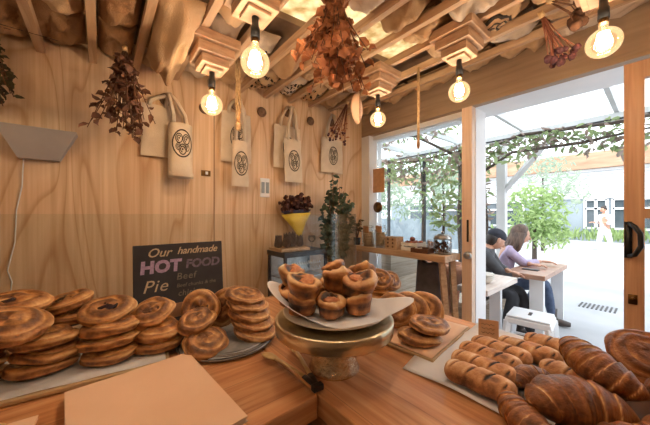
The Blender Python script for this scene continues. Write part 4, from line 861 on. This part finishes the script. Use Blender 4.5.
# round tray with papers, scrolls behind the bags
t = thing('round_tray', 'round tray lined with grey printed paper under the scrolls by the cake stand', 'tray', (0.355, 0.985, CT)); m = MB(); m.lathe([(0, 0.002), (0.15, 0.002), (0.165, 0.012), (0.168, 0.012), (0.155, 0.0), (0, 0)], 40); m.build('tray_dish', 'newsprint', t)
for k in range(4): MB().lathe([(0, 0.004+0.003*k), (0.158-0.006*k, 0.010+0.003*k), (0.158-0.006*k, 0.0115+0.003*k), (0, 0.0055+0.003*k)], 34, (0.004*k, -0.004*(k % 2), 0), wob=lambda th, i, k=k: 1+0.03*math.sin(th*4+k)).build('paper_sheet', 'newsprint' if k % 2 else 'paper', t)
zb = CT+0.019
danish((0.265, 0.935, zb), (R_(24), R_(0), R_(10)), 'flat cinnamon scroll with visible spiral at the front of the round tray', GB, 0.072, 0.066, 0.04, 2.6, 41)
danish((0.255, 1.00, zb+0.052), (R_(16), R_(-14), R_(30)), 'folded scroll resting on the flat spiral one in the round tray', GB, 0.066, 0.052, 0.04, 2.2, 42)
danish((0.285, 1.065, zb+0.085), (R_(64), R_(-10), R_(-12)), 'scroll standing upright against the chalkboard corner with dark centre', GB, 0.062, 0.066, 0.042, 2.4, 43, 'cinnamon')
danish((0.375, 1.06, zb+0.075), (R_(72), R_(30), R_(-48)), 'scroll standing on edge right of the chalkboard', GB, 0.058, 0.075, 0.04, 2.3, 44)
for k, l in enumerate(('lowest scroll of the right hand pile on the round tray', 'second lowest scroll of the right hand pile on the round tray', 'third scroll up in the right hand pile on the round tray', 'fourth scroll up in the right hand pile on the round tray', 'topmost scroll of the right hand pile on the round tray')):
    danish((0.425-0.002*k, 0.915+0.018*k, zb+0.004+0.027*k), (R_(17), R_(10), R_(-33)+0.1*k), l, GB, 0.074, 0.056, 0.033, 2.2, 50+k)
t = tag(MB().box((0, 0, 0), (0.05, 0.002, 0.05)).build('price_card', 'card', None, False), 'small brown card peeking out between the right board stack and the round tray', 'price card'); t.location = (0.222, 1.12, CT+0.10)
# tray beyond the cake stand
t = thing('flat_tray', 'flat tray with kraft paper under the scrolls right of the cake stand', 'tray', (0.92, 0.66, CT), (0, 0, R_(6))); bevel(MB().box((0, 0, 0.006), (0.34, 0.42, 0.010)).build('board', 'trayboard', t, False), 0.003)
MB().grid(lambda u, v: ((u-.5)*0.33, (v-.5)*0.41, 0.0125+0.002*math.sin(u*9+v*5)**2), 14, 14, thick=-0.0012).build('paper_liner', 'kraft', t); zc = CT+0.016
danish((0.835, 0.52, zc), (R_(4), R_(4), R_(-40)), 'lower of the two flat crumb topped scrolls at the front of the right tray', GC, 0.072, 0.052, 0.038, 2.0, 61)
danish((0.875, 0.505, zc+0.036), (R_(8), R_(6), R_(-20)), 'upper of the two flat crumb topped scrolls at the front of the right tray', GC, 0.076, 0.054, 0.036, 2.0, 62)
for k, l in enumerate(('scroll leaning nearest the cake stand in the upright row', 'middle leaning scroll of the upright row beyond the cake stand', 'scroll leaning farthest right in the upright row by the window side')):
    danish((0.90+0.043*k, 0.66-0.034*k, zc+0.055), (R_(62), R_(0), R_(-62)), l, GC, 0.074, 0.066, 0.040, 2.2, 64+k)
danish((0.79, 0.66, zc), (R_(6), R_(-5), R_(20)), 'small scroll low beside the cake stand rim on the right tray', GC, 0.05, 0.046, 0.036, 2.2, 70)
danish((0.80, 0.67, zc+0.036), (R_(-6), R_(8), R_(50)), 'small scroll stacked beside the cake stand rim on the right tray', GC, 0.05, 0.046, 0.036, 2.2, 71)
for k, (x, y, z, a, l) in enumerate(((0.97, 0.80, 0.0, 0, 'bottom scroll of the rear heap behind the cake stand paper'), (0.965, 0.795, 0.04, 2, 'second scroll of the rear heap behind the cake stand paper'), (0.97, 0.80, 0.08, 4, 'third scroll of the rear heap behind the cake stand paper'), (0.955, 0.79, 0.135, 1, 'tilted top scroll of the rear heap left side'), (1.0, 0.78, 0.125, 3, 'tilted top scroll of the rear heap right side'))):
    danish((x, y, zc+z), (R_(50 if k > 2 else 5), R_(5), a if k < 3 else R_(-40+30*(k-3))), l, GC, 0.056, 0.05, 0.04, 2.3, 80+k)
# ---------------------------------------------------------------- cake stand and pies
SX, SY = 0.535, 0.612
t = thing('cake_stand', 'hammered gold silver pedestal cake stand holding the pies', 'cake stand', (SX, SY, CT))
m = MB(); m.lathe([(0.0, 0.0), (0.073, 0.0), (0.074, 0.004), (0.070, 0.012), (0.063, 0.04), (0.057, 0.07), (0.052, 0.10), (0.051, 0.116), (0.0, 0.116)], 48); m.build('pedestal', 'gold', t)
m = MB(); m.lathe([(0.0, 0.116), (0.155, 0.116), (0.168, 0.113), (0.171, 0.116), (0.172, 0.148), (0.169, 0.151), (0.160, 0.149), (0.0, 0.146)], 72); m.build('plate', 'rim', t)
PZ = CT+0.148
t = thing('serving_plate', 'white round plate on the cake stand under the baking paper', 'plate', (SX+0.01, SY+0.01, PZ)); m = MB(); m.lathe([(0.0, 0.0), (0.09, 0.0), (0.148, 0.014), (0.153, 0.017), (0.149, 0.0195), (0.09, 0.006), (0, 0.006)], 56); m.build('dish', 'ceramic', t)
def pap(u, v):
    # a big sheet cut round at the front, its left corner curled up and its right corner lying out over the rim
    th = 2*PI*u; rim = 0.150+0.085*max(0, math.cos(th-R_(-39)))**16+0.050*max(0, math.cos(th-R_(148)))**5+0.02*max(0, math.cos(th-R_(60)))**4
    r = rim*v; z = 0.0205-0.010*max(0, 1-r/0.11)+0.0015*math.sin(th*6)*v
    lf = max(0, math.cos(th-R_(145)))**1.2; z += lf*max(0, r-0.115)*0.95+max(0, r-0.14)*0.28*max(0, math.cos(th-R_(-39)))
    return (r*math.cos(th), r*math.sin(th), z)
t = tag(MB().grid(pap, 72, 20, thick=0.0012).build('baking_paper', 'paper'), 'sheet of pale baking paper under the pies on the cake stand', 'baking paper'); t.location = (SX+0.01, SY+0.005, PZ)
def pie(loc, rot, label, seed, s=1.0):
    t = thing('pie', label, 'pie', loc, rot, 'folded pies on the cake stand'); m = MB(); n = 48; sv = Vector((seed*3.7, seed, 0)); vs = []; tn = []
    rg = random.Random(int(seed*100)+7); folds = [(rg.uniform(0, 2*PI), rg.uniform(0.55, 1.0)) for _ in range(2)]; ta = rg.uniform(0, 2*PI)
    prof = [(0.0, 0.0), (0.034, 0.0), (0.0385, 0.004), (0.0405, 0.014), (0.0415, 0.026), (0.0435, 0.034), (0.0465, 0.041), (0.0470, 0.049), (0.0440, 0.055), (0.038, 0.058), (0.031, 0.056), (0.025, 0.050), (0.0, 0.047)]
    for i, (r, z) in enumerate(prof):
        for k in range(n):
            th = 2*PI*k/n; w1 = noise.noise(Vector((math.cos(th)*0.8, math.sin(th)*0.8, i*0.10))+sv); w2 = noise.noise(Vector((math.cos(th)*2.6, math.sin(th)*2.6, i*0.3))+sv)
            up = max(0, min(1, (z-0.028)/0.02)); fo = max(am*max(0, math.cos(th-a0))**1.6 for a0, am in folds)
            inner = max(0, (i-7)/4.0) if i < 12 else 0
            rr = r*(1+0.14*w1+0.07*w2+0.02*math.sin(th*9+i))*(1-0.75*inner*fo); zz = z+up*(0.012*math.cos(th-ta)+0.012*w1+0.005*w2)+0.010*inner*fo
            vs.append((rr*math.cos(th)*s, rr*math.sin(th)*s, zz*s)); tn.append(0.22+0.26*w1+0.34*(1 if i in (8, 9) else 0)-0.22*(1 if i in (4, 5) else 0)-0.3*(1 if i in (10, 11) else 0)+0.2*w2)  # shading painted into the tone: rim lightened, hollow just inside it darkened
    nr = len(prof); fs = [(i*n+k, i*n+(k+1) % n, (i+1)*n+(k+1) % n, (i+1)*n+k) for i in range(nr-1) for k in range(n)]
    m.add(vs, fs, None, tn); m.build('crust', 'pie', t)
    f = MB(); f.blob((0.003*s, 0, 0.048*s), (0.030*s, 0.027*s, 0.011*s), 16, 8, lambda v: 1+0.35*noise.noise(v*3+sv)); f.build('filling', 'egg', t)
PB = PZ+0.026
def ploc(r, u, f, z): # right and forward offsets from the stand centre along the diagonal of the counter corner
    r -= 0.014
    return (SX+0.01+0.774*r+0.633*f, SY+0.01-0.633*r+0.774*f, PB+z*0.92)
for i, (r, f, z, rx, ry, l, s_) in enumerate((
    (-0.078, -0.060, 0.0, 0, 0, 'pie at the front left corner of the plate, another resting on it', 1.0),
    (0.002, -0.080, 0.0, 0, 0, 'low pie at the front centre of the plate with nothing on it', 0.95),
    (0.078, -0.050, 0.0, 0, 0, 'pie at the front right of the plate carrying a tall one', 0.98),
    (-0.070, -0.050, 0.049, 16, -8, 'open cheesy pie resting on the front left pie', 1.12),
    (0.070, -0.040, 0.047, 14, 10, 'tall folded pie resting on the front right pie', 1.12),
    (-0.115, 0.010, 0.004, 0, -6, 'dark pie at the left edge of the plate behind the paper corner', 1.0),
    (-0.045, 0.035, 0.0, 0, 0, 'pie at the back left of the plate under a taller one', 1.0),
    (0.025, 0.015, 0.0, 0, 0, 'pie in the middle of the plate under the wide open one', 1.0),
    (0.02, 0.00, 0.054, 8, 4, 'wide open topped pie in the centre of the upper tier', 1.12),
    (-0.112, 0.045, 0.066, 6, -18, 'small round pie high at the back left of the pile', 0.95),
    (0.015, 0.075, 0.074, -4, 0, 'topmost pie peeking out at the back of the pile', 0.95),
    (0.10, 0.05, 0.062, 6, 14, 'pie at the back right of the pile with a browned rim', 1.0),
    (0.01, 0.09, 0.0, 0, 0, 'pie at the far back of the plate under the topmost one', 0.95),
    (0.095, 0.04, 0.0, 0, 0, 'pie at the right rear of the plate below the browned one', 0.95))):
    pie(ploc(r, 0, f, z), (R_(rx), R_(ry), R_(-39+7*i)), l, i*1.37+0.4, s_*0.9)
# ---------------------------------------------------------------- paper bags, tongs
def bagstack(loc, rz_, w_, l_, n, label, skew):
    for k in range(n):
        o = MB().grid(lambda u, v: ((u-.5)*w_, (v-.5)*l_, 0.0005*math.sin(u*6+k)), 6, 8, thick=-0.0022).build('paper_bag', 'kraft', None, False); o.location = (loc[0]+skew*k*0.5+rnd(-.002, .002), loc[1]+rnd(-.003, .003)-0.002*k, loc[2]+0.0026*k+0.0025); o.rotation_euler = (0, 0, rz_+rnd(-.012, .012))
        tag(o, ('topmost kraft paper bag of ' if k == n-1 else 'kraft paper bag lying inside ')+label, 'paper bag', 'kraft paper bags in '+label)
random.seed(12)
bagstack((0.085, 0.735, CT), R_(4), 0.275, 0.37, 10, 'the big stack before the danish board', 0.0008)
bagstack((-0.24, 0.655, CT), R_(-4), 0.24, 0.42, 7, 'the small stack at the left corner of the counter', 0.0004)
def tongs(loc, rot, label, length, open_, tip, handle):
    t = thing('tongs', label, 'tongs', loc, rot)
    for sg in (-1, 1):
        e = open_*sg
        def P_(f): return Vector((e*(f**1.1), length*f, 0.012+0.008*math.sin(PI*f)))
        m = MB(); m.tube([P_(f) for f in (0.0, 0.07, 0.14, 0.22)], [0.009, 0.010, 0.010, 0.008], 8, flat=0.45); m.build('handle', handle, t)
        m = MB(); m.tube([P_(f) for f in (0.21, 0.36, 0.55, 0.72)], [0.007, 0.0065, 0.0065, 0.007], 8, flat=0.45); m.tube([P_(f) for f in (0.71, 0.78, 0.86, 0.94, 1.0)], [0.008, 0.013, 0.016, 0.013, 0.004], 10, flat=0.3); m.build('arm', tip, t)
    m = MB(); m.box((0, 0.002, 0.012), (0.03, 0.018, 0.016)); bevel(m.build('hinge', 'black', t, False), 0.003)
tongs((0.426, 0.549, CT), (0, 0, R_(-5)), 'brass tongs with black handles lying open at the counter corner', 0.245, 0.050, 'tong', 'black')
tongs((-0.125, 0.60, CT+0.020), (0, 0, R_(12)), 'gold tongs lying on the small stack of paper bags at lower left', 0.24, 0.016, 'tong', 'tong')
# ---------------------------------------------------------------- parchment, rolls, croissants
def parch(u, v):
    x = 0.68+0.49*u; y = 0.475-0.80*v; n = noise.noise(Vector((u*3, v*4, 2.0)))
    z = 0.003+0.008*max(0, n)+0.02*max(0, u-0.72)*(1+n)+0.03*max(0, 0.10-v)*3*u*(1+math.sin(u*8))
    if u < 0.08: z += 0.006*math.sin(v*9)**2
    return (x+0.01*math.sin(v*7)-0.08, y+0.02*math.sin(u*5), CT+z)
t = thing('parchment_sheet', 'large wavy sheet of pale parchment under the slashed rolls', 'baking paper', (0.85, 0.1, CT), world=True)
MB().grid(lambda u, v: (parch(u, v)[0]+0.08, parch(u, v)[1], parch(u, v)[2]), 30, 36, thick=-0.0012).build('sheet', 'paper', t)
def baton(loc, rz_, label, length=0.17, r=0.030, seed=0, rx=0.0):
    t = thing('savoury_roll', label, 'bread roll', loc, (rx, 0, rz_), 'slashed rolls on the parchment'); m = MB(); nl, n = 44, 24; vs = []; tn = []; sl = MB()
    for i in range(nl+1):
        f = i/nl; s_ = (f-.5)*length; en = (1-abs(2*f-1)**7)**0.5*0.97+0.03
        for k in range(n):
            th = 2*PI*k/n; top = max(0, math.sin(th)); q = (f*4.0+0.30*math.cos(th)+0.2) % 1.0; cut = math.exp(-((q-.5)/0.085)**2)*max(0, math.sin(th+0.3))**1.5*(0.1 < f < 0.9)
            w1 = noise.noise(Vector((math.cos(th)*1.2, math.sin(th)*1.2, s_*25+seed*4)))
            puff = 1+0.02*math.sin(PI*q)*top; rr = r*en*(puff+0.07*w1-0.34*cut)
            vs.append((rr*math.cos(th)*1.08, s_, r*0.82+rr*math.sin(th)*0.88)); tn.append(0.20+0.3*w1+0.2*top-1.0*cut+0.25*math.exp(-((q-.62)/0.12)**2)*(1-cut)*top)
    fs = [(i*n+k, i*n+(k+1) % n, (i+1)*n+(k+1) % n, (i+1)*n+k) for i in range(nl) for k in range(n)]+[tuple(range(n)), tuple(range(nl*n, nl*n+n))[::-1]]
    m.add(vs, fs, None, tn).build('crust', 'roll', t)
    for q in range(3): sl.blob((r*0.4*math.sin(q*2+seed), (q-1)*length*0.2, r*1.60-abs(math.sin(q*2+seed))*0.003), (0.007, 0.004, 0.003), 8, 5)
    sl.build('olive_filling', 'blueberry', t)
    return t
zr = CT+0.008
for x, y, a, l, sd in ((0.735, 0.29, 3, 'slashed savoury roll nearest the front edge of the parchment', 1), (0.803, 0.305, 2, 'second slashed roll back from the front edge of the parchment', 2), (0.872, 0.315, 0, 'third slashed roll back, in the middle of the parchment', 3), (0.94, 0.31, -3, 'fourth slashed roll back, in front of the rearmost rolls', 4), (1.005, 0.255, 2, 'rearmost slashed roll near the price card on the parchment', 5), (0.93, 0.13, -2, 'slashed roll behind the small curled croissant on the parchment', 6), (1.07, 0.20, 4, 'tall slashed roll lying along the back edge of the parchment by the stool', 7)):
    baton((x, y, zr+(0.012 if sd == 7 else 0)), R_(a), l, 0.165, 0.0315, sd)
t = thing('price_card', 'small handwritten kraft price card standing by the slashed rolls', 'price card', (1.06, 0.385, CT+0.006), (R_(-10), 0, R_(-68)))
bevel(MB().box((0, 0, 0.035), (0.062, 0.003, 0.066)).build('card', 'card', t, False), 0.001); m = MB()
for k in range(3):
    m.tube([(-0.022+0.005*q, -0.0022, 0.052-0.014*k+0.003*math.sin(q*2.3+k)) for q in range(9)], 0.0008, 4)
m.build('handwriting', 'ink', t)
def croissant(loc, rot, label, L_=0.19, rmax=0.042, bend=1.5, seed=0, ng=4):
    t = thing('croissant', label, 'croissant', loc, rot, 'croissants heaped at the right'); m = MB(); nl, n = 90, 28; R0 = L_/bend; vs = []; tn = []
    for i in range(nl+1):
        s_ = -1+2*i/nl; a = s_*bend/2; c = Vector((R0*math.sin(a), R0*(math.cos(a)-1)*1.0, 0)); tx = Vector((math.cos(a), -math.sin(a), 0)); nx = Vector((math.sin(a), math.cos(a), 0))
        base = (max(0, 1-abs(s_)**2.2))**0.75*0.86+0.14*(1-abs(s_)**8)
        for k in range(n):
            th = 2*PI*k/n; q = abs(s_)*ng+0.22*math.sin(th)*(1 if s_ > 0 else -1)*0.9+0.12*math.cos(th*1.0+seed); f = q-math.floor(q); step = 1-f
            w1 = noise.noise(Vector((s_*3+seed*3, math.cos(th)*1.2, math.sin(th)*1.2))); rr = rmax*base*(0.90+0.15*step**0.7+0.06*w1)
            edge = math.exp(-((1-f)/0.10)**2); fine = noise.noise(Vector((s_*18, math.cos(th)*0.8+seed, math.sin(th)*0.8)))
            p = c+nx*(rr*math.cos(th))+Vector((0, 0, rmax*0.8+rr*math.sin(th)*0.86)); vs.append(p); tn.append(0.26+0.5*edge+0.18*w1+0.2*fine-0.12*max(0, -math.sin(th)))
    fs = [(i*n+k, (i+1)*n+k, (i+1)*n+(k+1) % n, i*n+(k+1) % n) for i in range(nl) for k in range(n)]+[tuple(range(n)), tuple(range(nl*n, nl*n+n))[::-1]]
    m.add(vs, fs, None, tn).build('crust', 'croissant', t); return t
t = thing('wire_basket', 'low dark wooden platter under the heap of croissants', 'platter', (0.90, -0.03, CT)); t.name = 'platter'
bevel(MB().box((0, 0, 0.008), (0.50, 0.34, 0.014)).build('board', 'darktray', t, False), 0.003)
zk = CT+0.016
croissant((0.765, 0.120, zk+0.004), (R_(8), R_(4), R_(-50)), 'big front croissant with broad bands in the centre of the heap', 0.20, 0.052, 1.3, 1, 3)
croissant((0.885, 0.105, zk+0.052), (R_(0), R_(-15), R_(58)), 'long croissant lying across the top of the heap', 0.185, 0.043, 1.2, 2, 4)
croissant((0.668, 0.178, zk-0.010), (R_(0), R_(0), R_(50)), 'narrow croissant at the front left edge of the heap over the parchment', 0.17, 0.034, 1.0, 3, 4)
croissant((0.845, 0.215, zk-0.004), (R_(0), R_(0), R_(-30)), 'small curled croissant between the slashed rolls and the big front one', 0.12, 0.030, 1.8, 4, 3)
croissant((0.93, -0.02, zk+0.02), (R_(0), R_(12), R_(-20)), 'croissant at the right side of the heap under the long one', 0.18, 0.042, 1.5, 5, 4)
croissant((0.72, 0.03, zk-0.006), (R_(0), R_(0), R_(-50)), 'croissant at the bottom edge of the picture in front of the heap', 0.17, 0.040, 1.3, 6, 4)
croissant((0.87, -0.03, zk+0.0), (R_(0), R_(0), R_(-10)), 'croissant low at the right, partly under its neighbours', 0.17, 0.040, 1.4, 7, 4)
croissant((0.80, -0.04, zk+0.01), (R_(0), R_(0), R_(-70)), 'croissant at the lower right corner of the picture', 0.16, 0.038, 1.4, 8, 4)
danish((1.085, 0.03, zk+0.055), (R_(38), R_(0), R_(-62)), 'large glossy snail scroll standing tilted at the back right of the heap', 'snail scrolls at the right of the croissants', 0.078, 0.070, 0.05, 3.0, 91, mat='croissant')
danish((1.07, 0.02, zk+0.006), (R_(12), R_(6), R_(-50)), 'lower snail scroll lying flat under the tilted glossy one', 'snail scrolls at the right of the croissants', 0.074, 0.066, 0.044, 2.6, 92, mat='croissant')

# ---------------------------------------------------------------- people outside
def head(body_mb, c, yaw, pitch, s=1.0):
    """a head with brow, nose, chin and ears; local +Y is the face"""
    T = Matrix.Translation(Vector(c)) @ Euler((pitch, 0, yaw)).to_matrix().to_4x4()
    def f(v):
        q = 1.0
        if v.y > 0.2 and v.z < 0: q *= 1+0.03*v.y
        if v.z < -0.3: q *= 1-0.16*(-v.z-0.3)
        return q
    body_mb.blob((0, 0, 0), (0.074*s, 0.094*s, 0.115*s), 20, 16, f, T)
    body_mb.tube([(0, 0.088*s, 0.018*s), (0, 0.104*s, -0.012*s), (0, 0.112*s, -0.030*s), (0, 0.090*s, -0.038*s)], [0.007*s, 0.010*s, 0.014*s, 0.006*s], 8, T)
    body_mb.tube([(-0.022*s, 0.086*s, -0.060*s), (0, 0.094*s, -0.059*s), (0.022*s, 0.086*s, -0.060*s)], [0.004, 0.008, 0.004], 6, T)
    for sg in (-1, 1): body_mb.blob((sg*0.075*s, -0.005, -0.005), (0.010*s, 0.020*s, 0.032*s), 8, 6, None, T)
    return T
def eyes(root, T, s=1.0):
    e = MB()
    for sg in (-1, 1): e.blob((sg*0.030*s, 0.083*s, 0.012*s), 0.009*s, 8, 6, None, T)
    e.build('eyes', 'eye', root)
def hand(mb, wrist, d, nrm, side):
    """palm, four unequal curled fingers and a thumb leaving the side of the palm"""
    d = Vector(d).normalized(); nrm = Vector(nrm); a = d.cross(nrm).normalized(); b = a.cross(d).normalized(); w_ = Vector(wrist)
    v = [w_-d*0.02, w_+d*0.02, w_+d*0.055, w_+d*0.085]; mb.tube(v, [0.022, 0.030, 0.036, 0.030], 10, flat=0.45)
    for k, l in enumerate((0.062, 0.07, 0.066, 0.052)):
        q = w_+d*0.078+a*(0.024-0.016*k); mb.tube([q, q+d*l*0.45-b*0.004, q+d*l*0.8-b*0.016, q+d*l*0.95-b*0.03], [0.0085, 0.008, 0.0075, 0.005], 7)
    q = w_+d*0.025+a*0.026*side; mb.tube([q, q+a*side*0.022+d*0.025, q+a*side*0.026+d*0.055-b*0.01], [0.011, 0.010, 0.007], 7)
def person(name_label, loc):
    return thing('person', name_label, 'person', loc, world=True)
def limbs(parts, sub=2):
    """one skinned surface from chains that share joints"""
    vs, ed, rd, idx = [], [], [], {}
    for ch in parts:
        prev = None
        for p, r in ch:
            k = tuple(round(x, 4) for x in p)
            if k not in idx: idx[k] = len(vs); vs.append(k); rd.append(r)
            i = idx[k]
            if prev is not None and prev != i: ed.append((prev, i))
            prev = i
    return skin(vs, ed, rd, sub, 0)
def scale_r(ch, s, add=0.0): return [(p, ((r[0]*s+add, r[1]*s+add) if isinstance(r, tuple) else r*s+add)) for p, r in ch]
def dress(root, name, mt, chains, s=1.0, add=0.008):
    m = MB(); v, f = limbs([scale_r(c, s, add) for c in chains], 2); m.add(v, f); return m.build(name, mt, root)
def sitter(root, hip, fwd, lean, headc, hands, knees, feet, sc=1.0):
    f = Vector(fwd).normalized(); r = Vector((f.y, -f.x, 0)); h = Vector(hip); up = Vector((0, 0, 1))
    wa = h+up*0.20+f*0.02+f*lean*0.3; ch_ = h+up*0.40+f*lean*0.8; nk = h+up*0.51+f*lean*1.0; hd = Vector(headc)
    torso = [(h, (0.15, 0.12)), (wa, (0.13, 0.11)), (ch_, (0.16, 0.115)), (nk, (0.055, 0.055)), (nk+(hd-nk)*0.6, (0.05, 0.05))]
    arms = []; legs = []
    for sg, hp in ((-1, hands[0]), (1, hands[1])):
        sh = ch_+r*sg*0.175+up*0.045; hp = Vector(hp); el = (sh+hp)*0.5-up*0.09+r*sg*0.05
        arms.append([(ch_, (0.16, 0.115)), (sh, (0.06, 0.06)), (el, (0.045, 0.045)), (hp, (0.026, 0.026))])
    for sg, kn, ft in ((-1, knees[0], feet[0]), (1, knees[1], feet[1])):
        hj = h+r*sg*0.09; kn = Vector(kn); ft = Vector(ft)
        legs.append([(h, (0.15, 0.12)), (hj+f*0.06, (0.09, 0.085)), (kn, (0.06, 0.06)), (kn*0.45+ft*0.55, (0.054, 0.054)), (ft, (0.036, 0.036))])
    return torso, arms, legs, f, r
# man in the cap
p = person('seated man in dark jacket and navy cap looking down at the bench', (3.45, 1.40, 0))
T0, A0, L0, f, r = sitter(p, (3.42, 1.40, 0.46), (0.25, -1, 0), 0.15, (3.50, 1.20, 1.055), [(3.38, 1.02, 0.74), (3.62, 1.0, 0.66)], [(3.38, 0.98, 0.50), (3.58, 0.98, 0.52)], [(3.24, 1.02, 0.09), (3.50, 0.86, 0.09)])
m = MB(); v, fc = limbs([T0]+A0+L0); m.add(v, fc); TH = head(m, (3.50, 1.20, 1.055), math.radians(-130), math.radians(-26), 1.05)
for (ch_, sd) in ((A0[0], 1), (A0[1], -1)): hand(m, ch_[-1][0], (0.5, -0.8, -0.25), (0, 0, 1), sd)
m.build('body', 'skin', p)
dress(p, 'jacket', 'jacket', [T0[:4]]+[a[:-1]+[(a[-1][0]*0.85+a[-2][0]*0.15, (0.03, 0.03))] for a in A0], 1.0, 0.014)
dress(p, 'trousers', 'trouser', [[T0[0], T0[1]]]+L0, 1.0, 0.010)
for a in L0:
    b = MB(); q = a[-1][0]; b.tube([q+Vector((0, 0, 0.02)), q-Vector((0, 0, 0.04)), q+f*0.10-Vector((0, 0, 0.05)), q+f*0.19-Vector((0, 0, 0.055))], [0.045, 0.05, 0.045, 0.03], 10); b.build('shoe', 'shoe', p)
eyes(p, TH, 1.05)
b = MB(); b.blob((0, -0.004, 0.045), (0.086, 0.108, 0.088), 20, 10, lambda v: 1 if v.z > -0.15 else 0.93, TH); c_ = b.build('cap', 'capcloth', p)
b = MB(); b.grid(lambda u, v: ((2*u-1)*0.075, 0.085+v*0.085*(1-(2*u-1)**2)**0.5, 0.045-0.018*abs(2*u-1)-0.012*v), 12, 6, TH, thick=-0.006); b.build('brim', 'capcloth', c_)
b = MB(); b.blob((0, -0.025, -0.01), (0.080, 0.085, 0.085), 16, 10, lambda v: 1 if v.y < 0.3 else 0.8, TH); b.build('hair', 'darkhair', p)
# woman in lilac
p = person('seated woman in lilac top with long brown hair leaning on the brown table', (4.03, 1.30, 0))
T0, A0, L0, f, r = sitter(p, (3.98, 1.32, 0.46), (0.25, -1, 0), 0.13, (4.04, 1.10, 1.085), [(3.92, 0.96, 0.76), (4.2, 0.93, 0.77)], [(3.90, 0.90, 0.52), (4.12, 0.88, 0.54)], [(3.62, 1.0, 0.09), (4.26, 0.84, 0.10)])
m = MB(); v, fc = limbs([scale_r(T0, 0.88)]+[scale_r(a, 0.88) for a in A0]+[scale_r(a, 0.9) for a in L0]); m.add(v, fc); TH = head(m, (4.04, 1.10, 1.085), math.radians(-140), math.radians(-10), 0.98)
for (ch_, sd) in ((A0[0], 1), (A0[1], -1)): hand(m, ch_[-1][0], (0.3, -0.95, 0.0), (0, 0, 1), sd)
m.build('body', 'skin', p)
dress(p, 'top', 'lilactop', [T0[:4]]+[a[:-1]+[(a[-1][0]*0.8+a[-2][0]*0.2, (0.03, 0.03))] for a in A0], 0.88, 0.012)
dress(p, 'jeans', 'jeans', [[T0[0], T0[1]]]+L0, 0.9, 0.008)
for a in L0:
    b = MB(); q = a[-1][0]; b.tube([q+Vector((0, 0, 0.10)), q+Vector((0, 0, 0.0)), q-Vector((0, 0, 0.045)), q+f*0.09-Vector((0, 0, 0.055)), q+f*0.17-Vector((0, 0, 0.06))], [0.05, 0.046, 0.05, 0.042, 0.026], 10); b.build('boot', 'shoe', p)
eyes(p, TH, 0.98)
b = MB(); b.blob((0, -0.018, 0.022), (0.092, 0.105, 0.118), 20, 14, lambda v: (0.86 if v.y > 0.45 and v.z < 0.55 else 1.0)*(1+0.06*noise.noise(v*4)), TH)
for k in range(16):
    a = PI*(0.05+0.9*k/15)+PI; x, y = 0.075*math.cos(a), 0.085*math.sin(a); b.tube([(x, y, 0.03), (x*1.2, y*1.25-0.01, -0.08), (x*1.25+0.012*math.sin(k*3), y*1.35-0.03, -0.17), (x*1.0+0.02*math.sin(k*5), y*1.2-0.05, -0.25-0.02*(k % 3))], [0.03, 0.03, 0.026, 0.008], 7, TH)
b.build('hair', 'hair', p)
# pedestrian in white
def V(x, y, z): return Vector((14.05, 1.29, -0.05))+Vector((x, y, z))
p = person('distant person in white clothes walking along the sunny road', (14.05, 1.29, -0.05))
f = Vector((-0.75, 0.66, 0)).normalized(); r = Vector((f.y, -f.x, 0))
h = V(0, 0, 0.86); wa = V(0, 0, 1.05); ch_ = V(0, 0, 1.26)+f*0.01; nk = V(0, 0, 1.40)+f*0.015
T0 = [(h, (0.15, 0.12)), (wa, (0.13, 0.105)), (ch_, (0.16, 0.115)), (nk, (0.05, 0.05)), (nk+Vector((0, 0, 0.06))+f*0.01, (0.048, 0.048))]
A0 = []; L0 = []
for sg in (-1, 1):
    sh = ch_+r*sg*0.17+Vector((0, 0, 0.05)); el = sh+r*sg*0.10-Vector((0, 0, 0.25)); hp = el+f*0.20-r*sg*0.08+Vector((0, 0, 0.04)); A0.append([(ch_, (0.16, 0.115)), (sh, (0.062, 0.062)), (el, (0.046, 0.046)), (hp, (0.027, 0.027))])
    kn = h+r*sg*0.09+f*(0.10*sg)-Vector((0, 0, 0.40)); an = h+r*sg*0.075+f*(0.13*sg-0.03)-Vector((0, 0, 0.78)); L0.append([(h, (0.15, 0.12)), (h+r*sg*0.09-Vector((0, 0, 0.08)), (0.095, 0.095)), (kn, (0.062, 0.062)), (kn*0.5+an*0.5, (0.056, 0.056)), (an, (0.036, 0.036))])
m = MB(); v, fc = limbs([T0]+A0+L0); m.add(v, fc); hc = nk+Vector((0, 0, 0.155))+f*0.02; TH = head(m, hc, math.atan2(f.y, f.x)-PI/2, math.radians(-8), 0.97)
for ch_2, sd in ((A0[0], 1), (A0[1], -1)): hand(m, ch_2[-1][0], f, (0, 0, 1), sd)
m.build('body', 'skin', p)
dress(p, 'shirt', 'whitecloth', [T0[:4]]+[a[:-1]+[(a[-1][0]*0.7+a[-2][0]*0.3, (0.035, 0.035))] for a in A0], 1.0, 0.022)
dress(p, 'trousers', 'whitecloth', [[T0[0], T0[1]]]+L0, 1.0, 0.016)
for a in L0:
    b = MB(); q = a[-1][0]; b.tube([q+Vector((0, 0, 0.01)), q-Vector((0, 0, 0.04)), q+f*0.08-Vector((0, 0, 0.048)), q+f*0.17-Vector((0, 0, 0.052))], [0.042, 0.046, 0.042, 0.024], 10); b.build('shoe', 'palegrey', p)
eyes(p, TH, 0.97); b = MB(); b.blob((0, -0.014, 0.03), (0.084, 0.100, 0.104), 18, 12, lambda v: 0.84 if v.y > 0.4 and v.z < 0.5 else 1.0, TH); b.blob((0, -0.08, 0.11), 0.04, 10, 8, None, TH); b.build('hair', 'darkhair', p)
for o in bpy.data.objects:
    if '_w' in o: del o['_w']
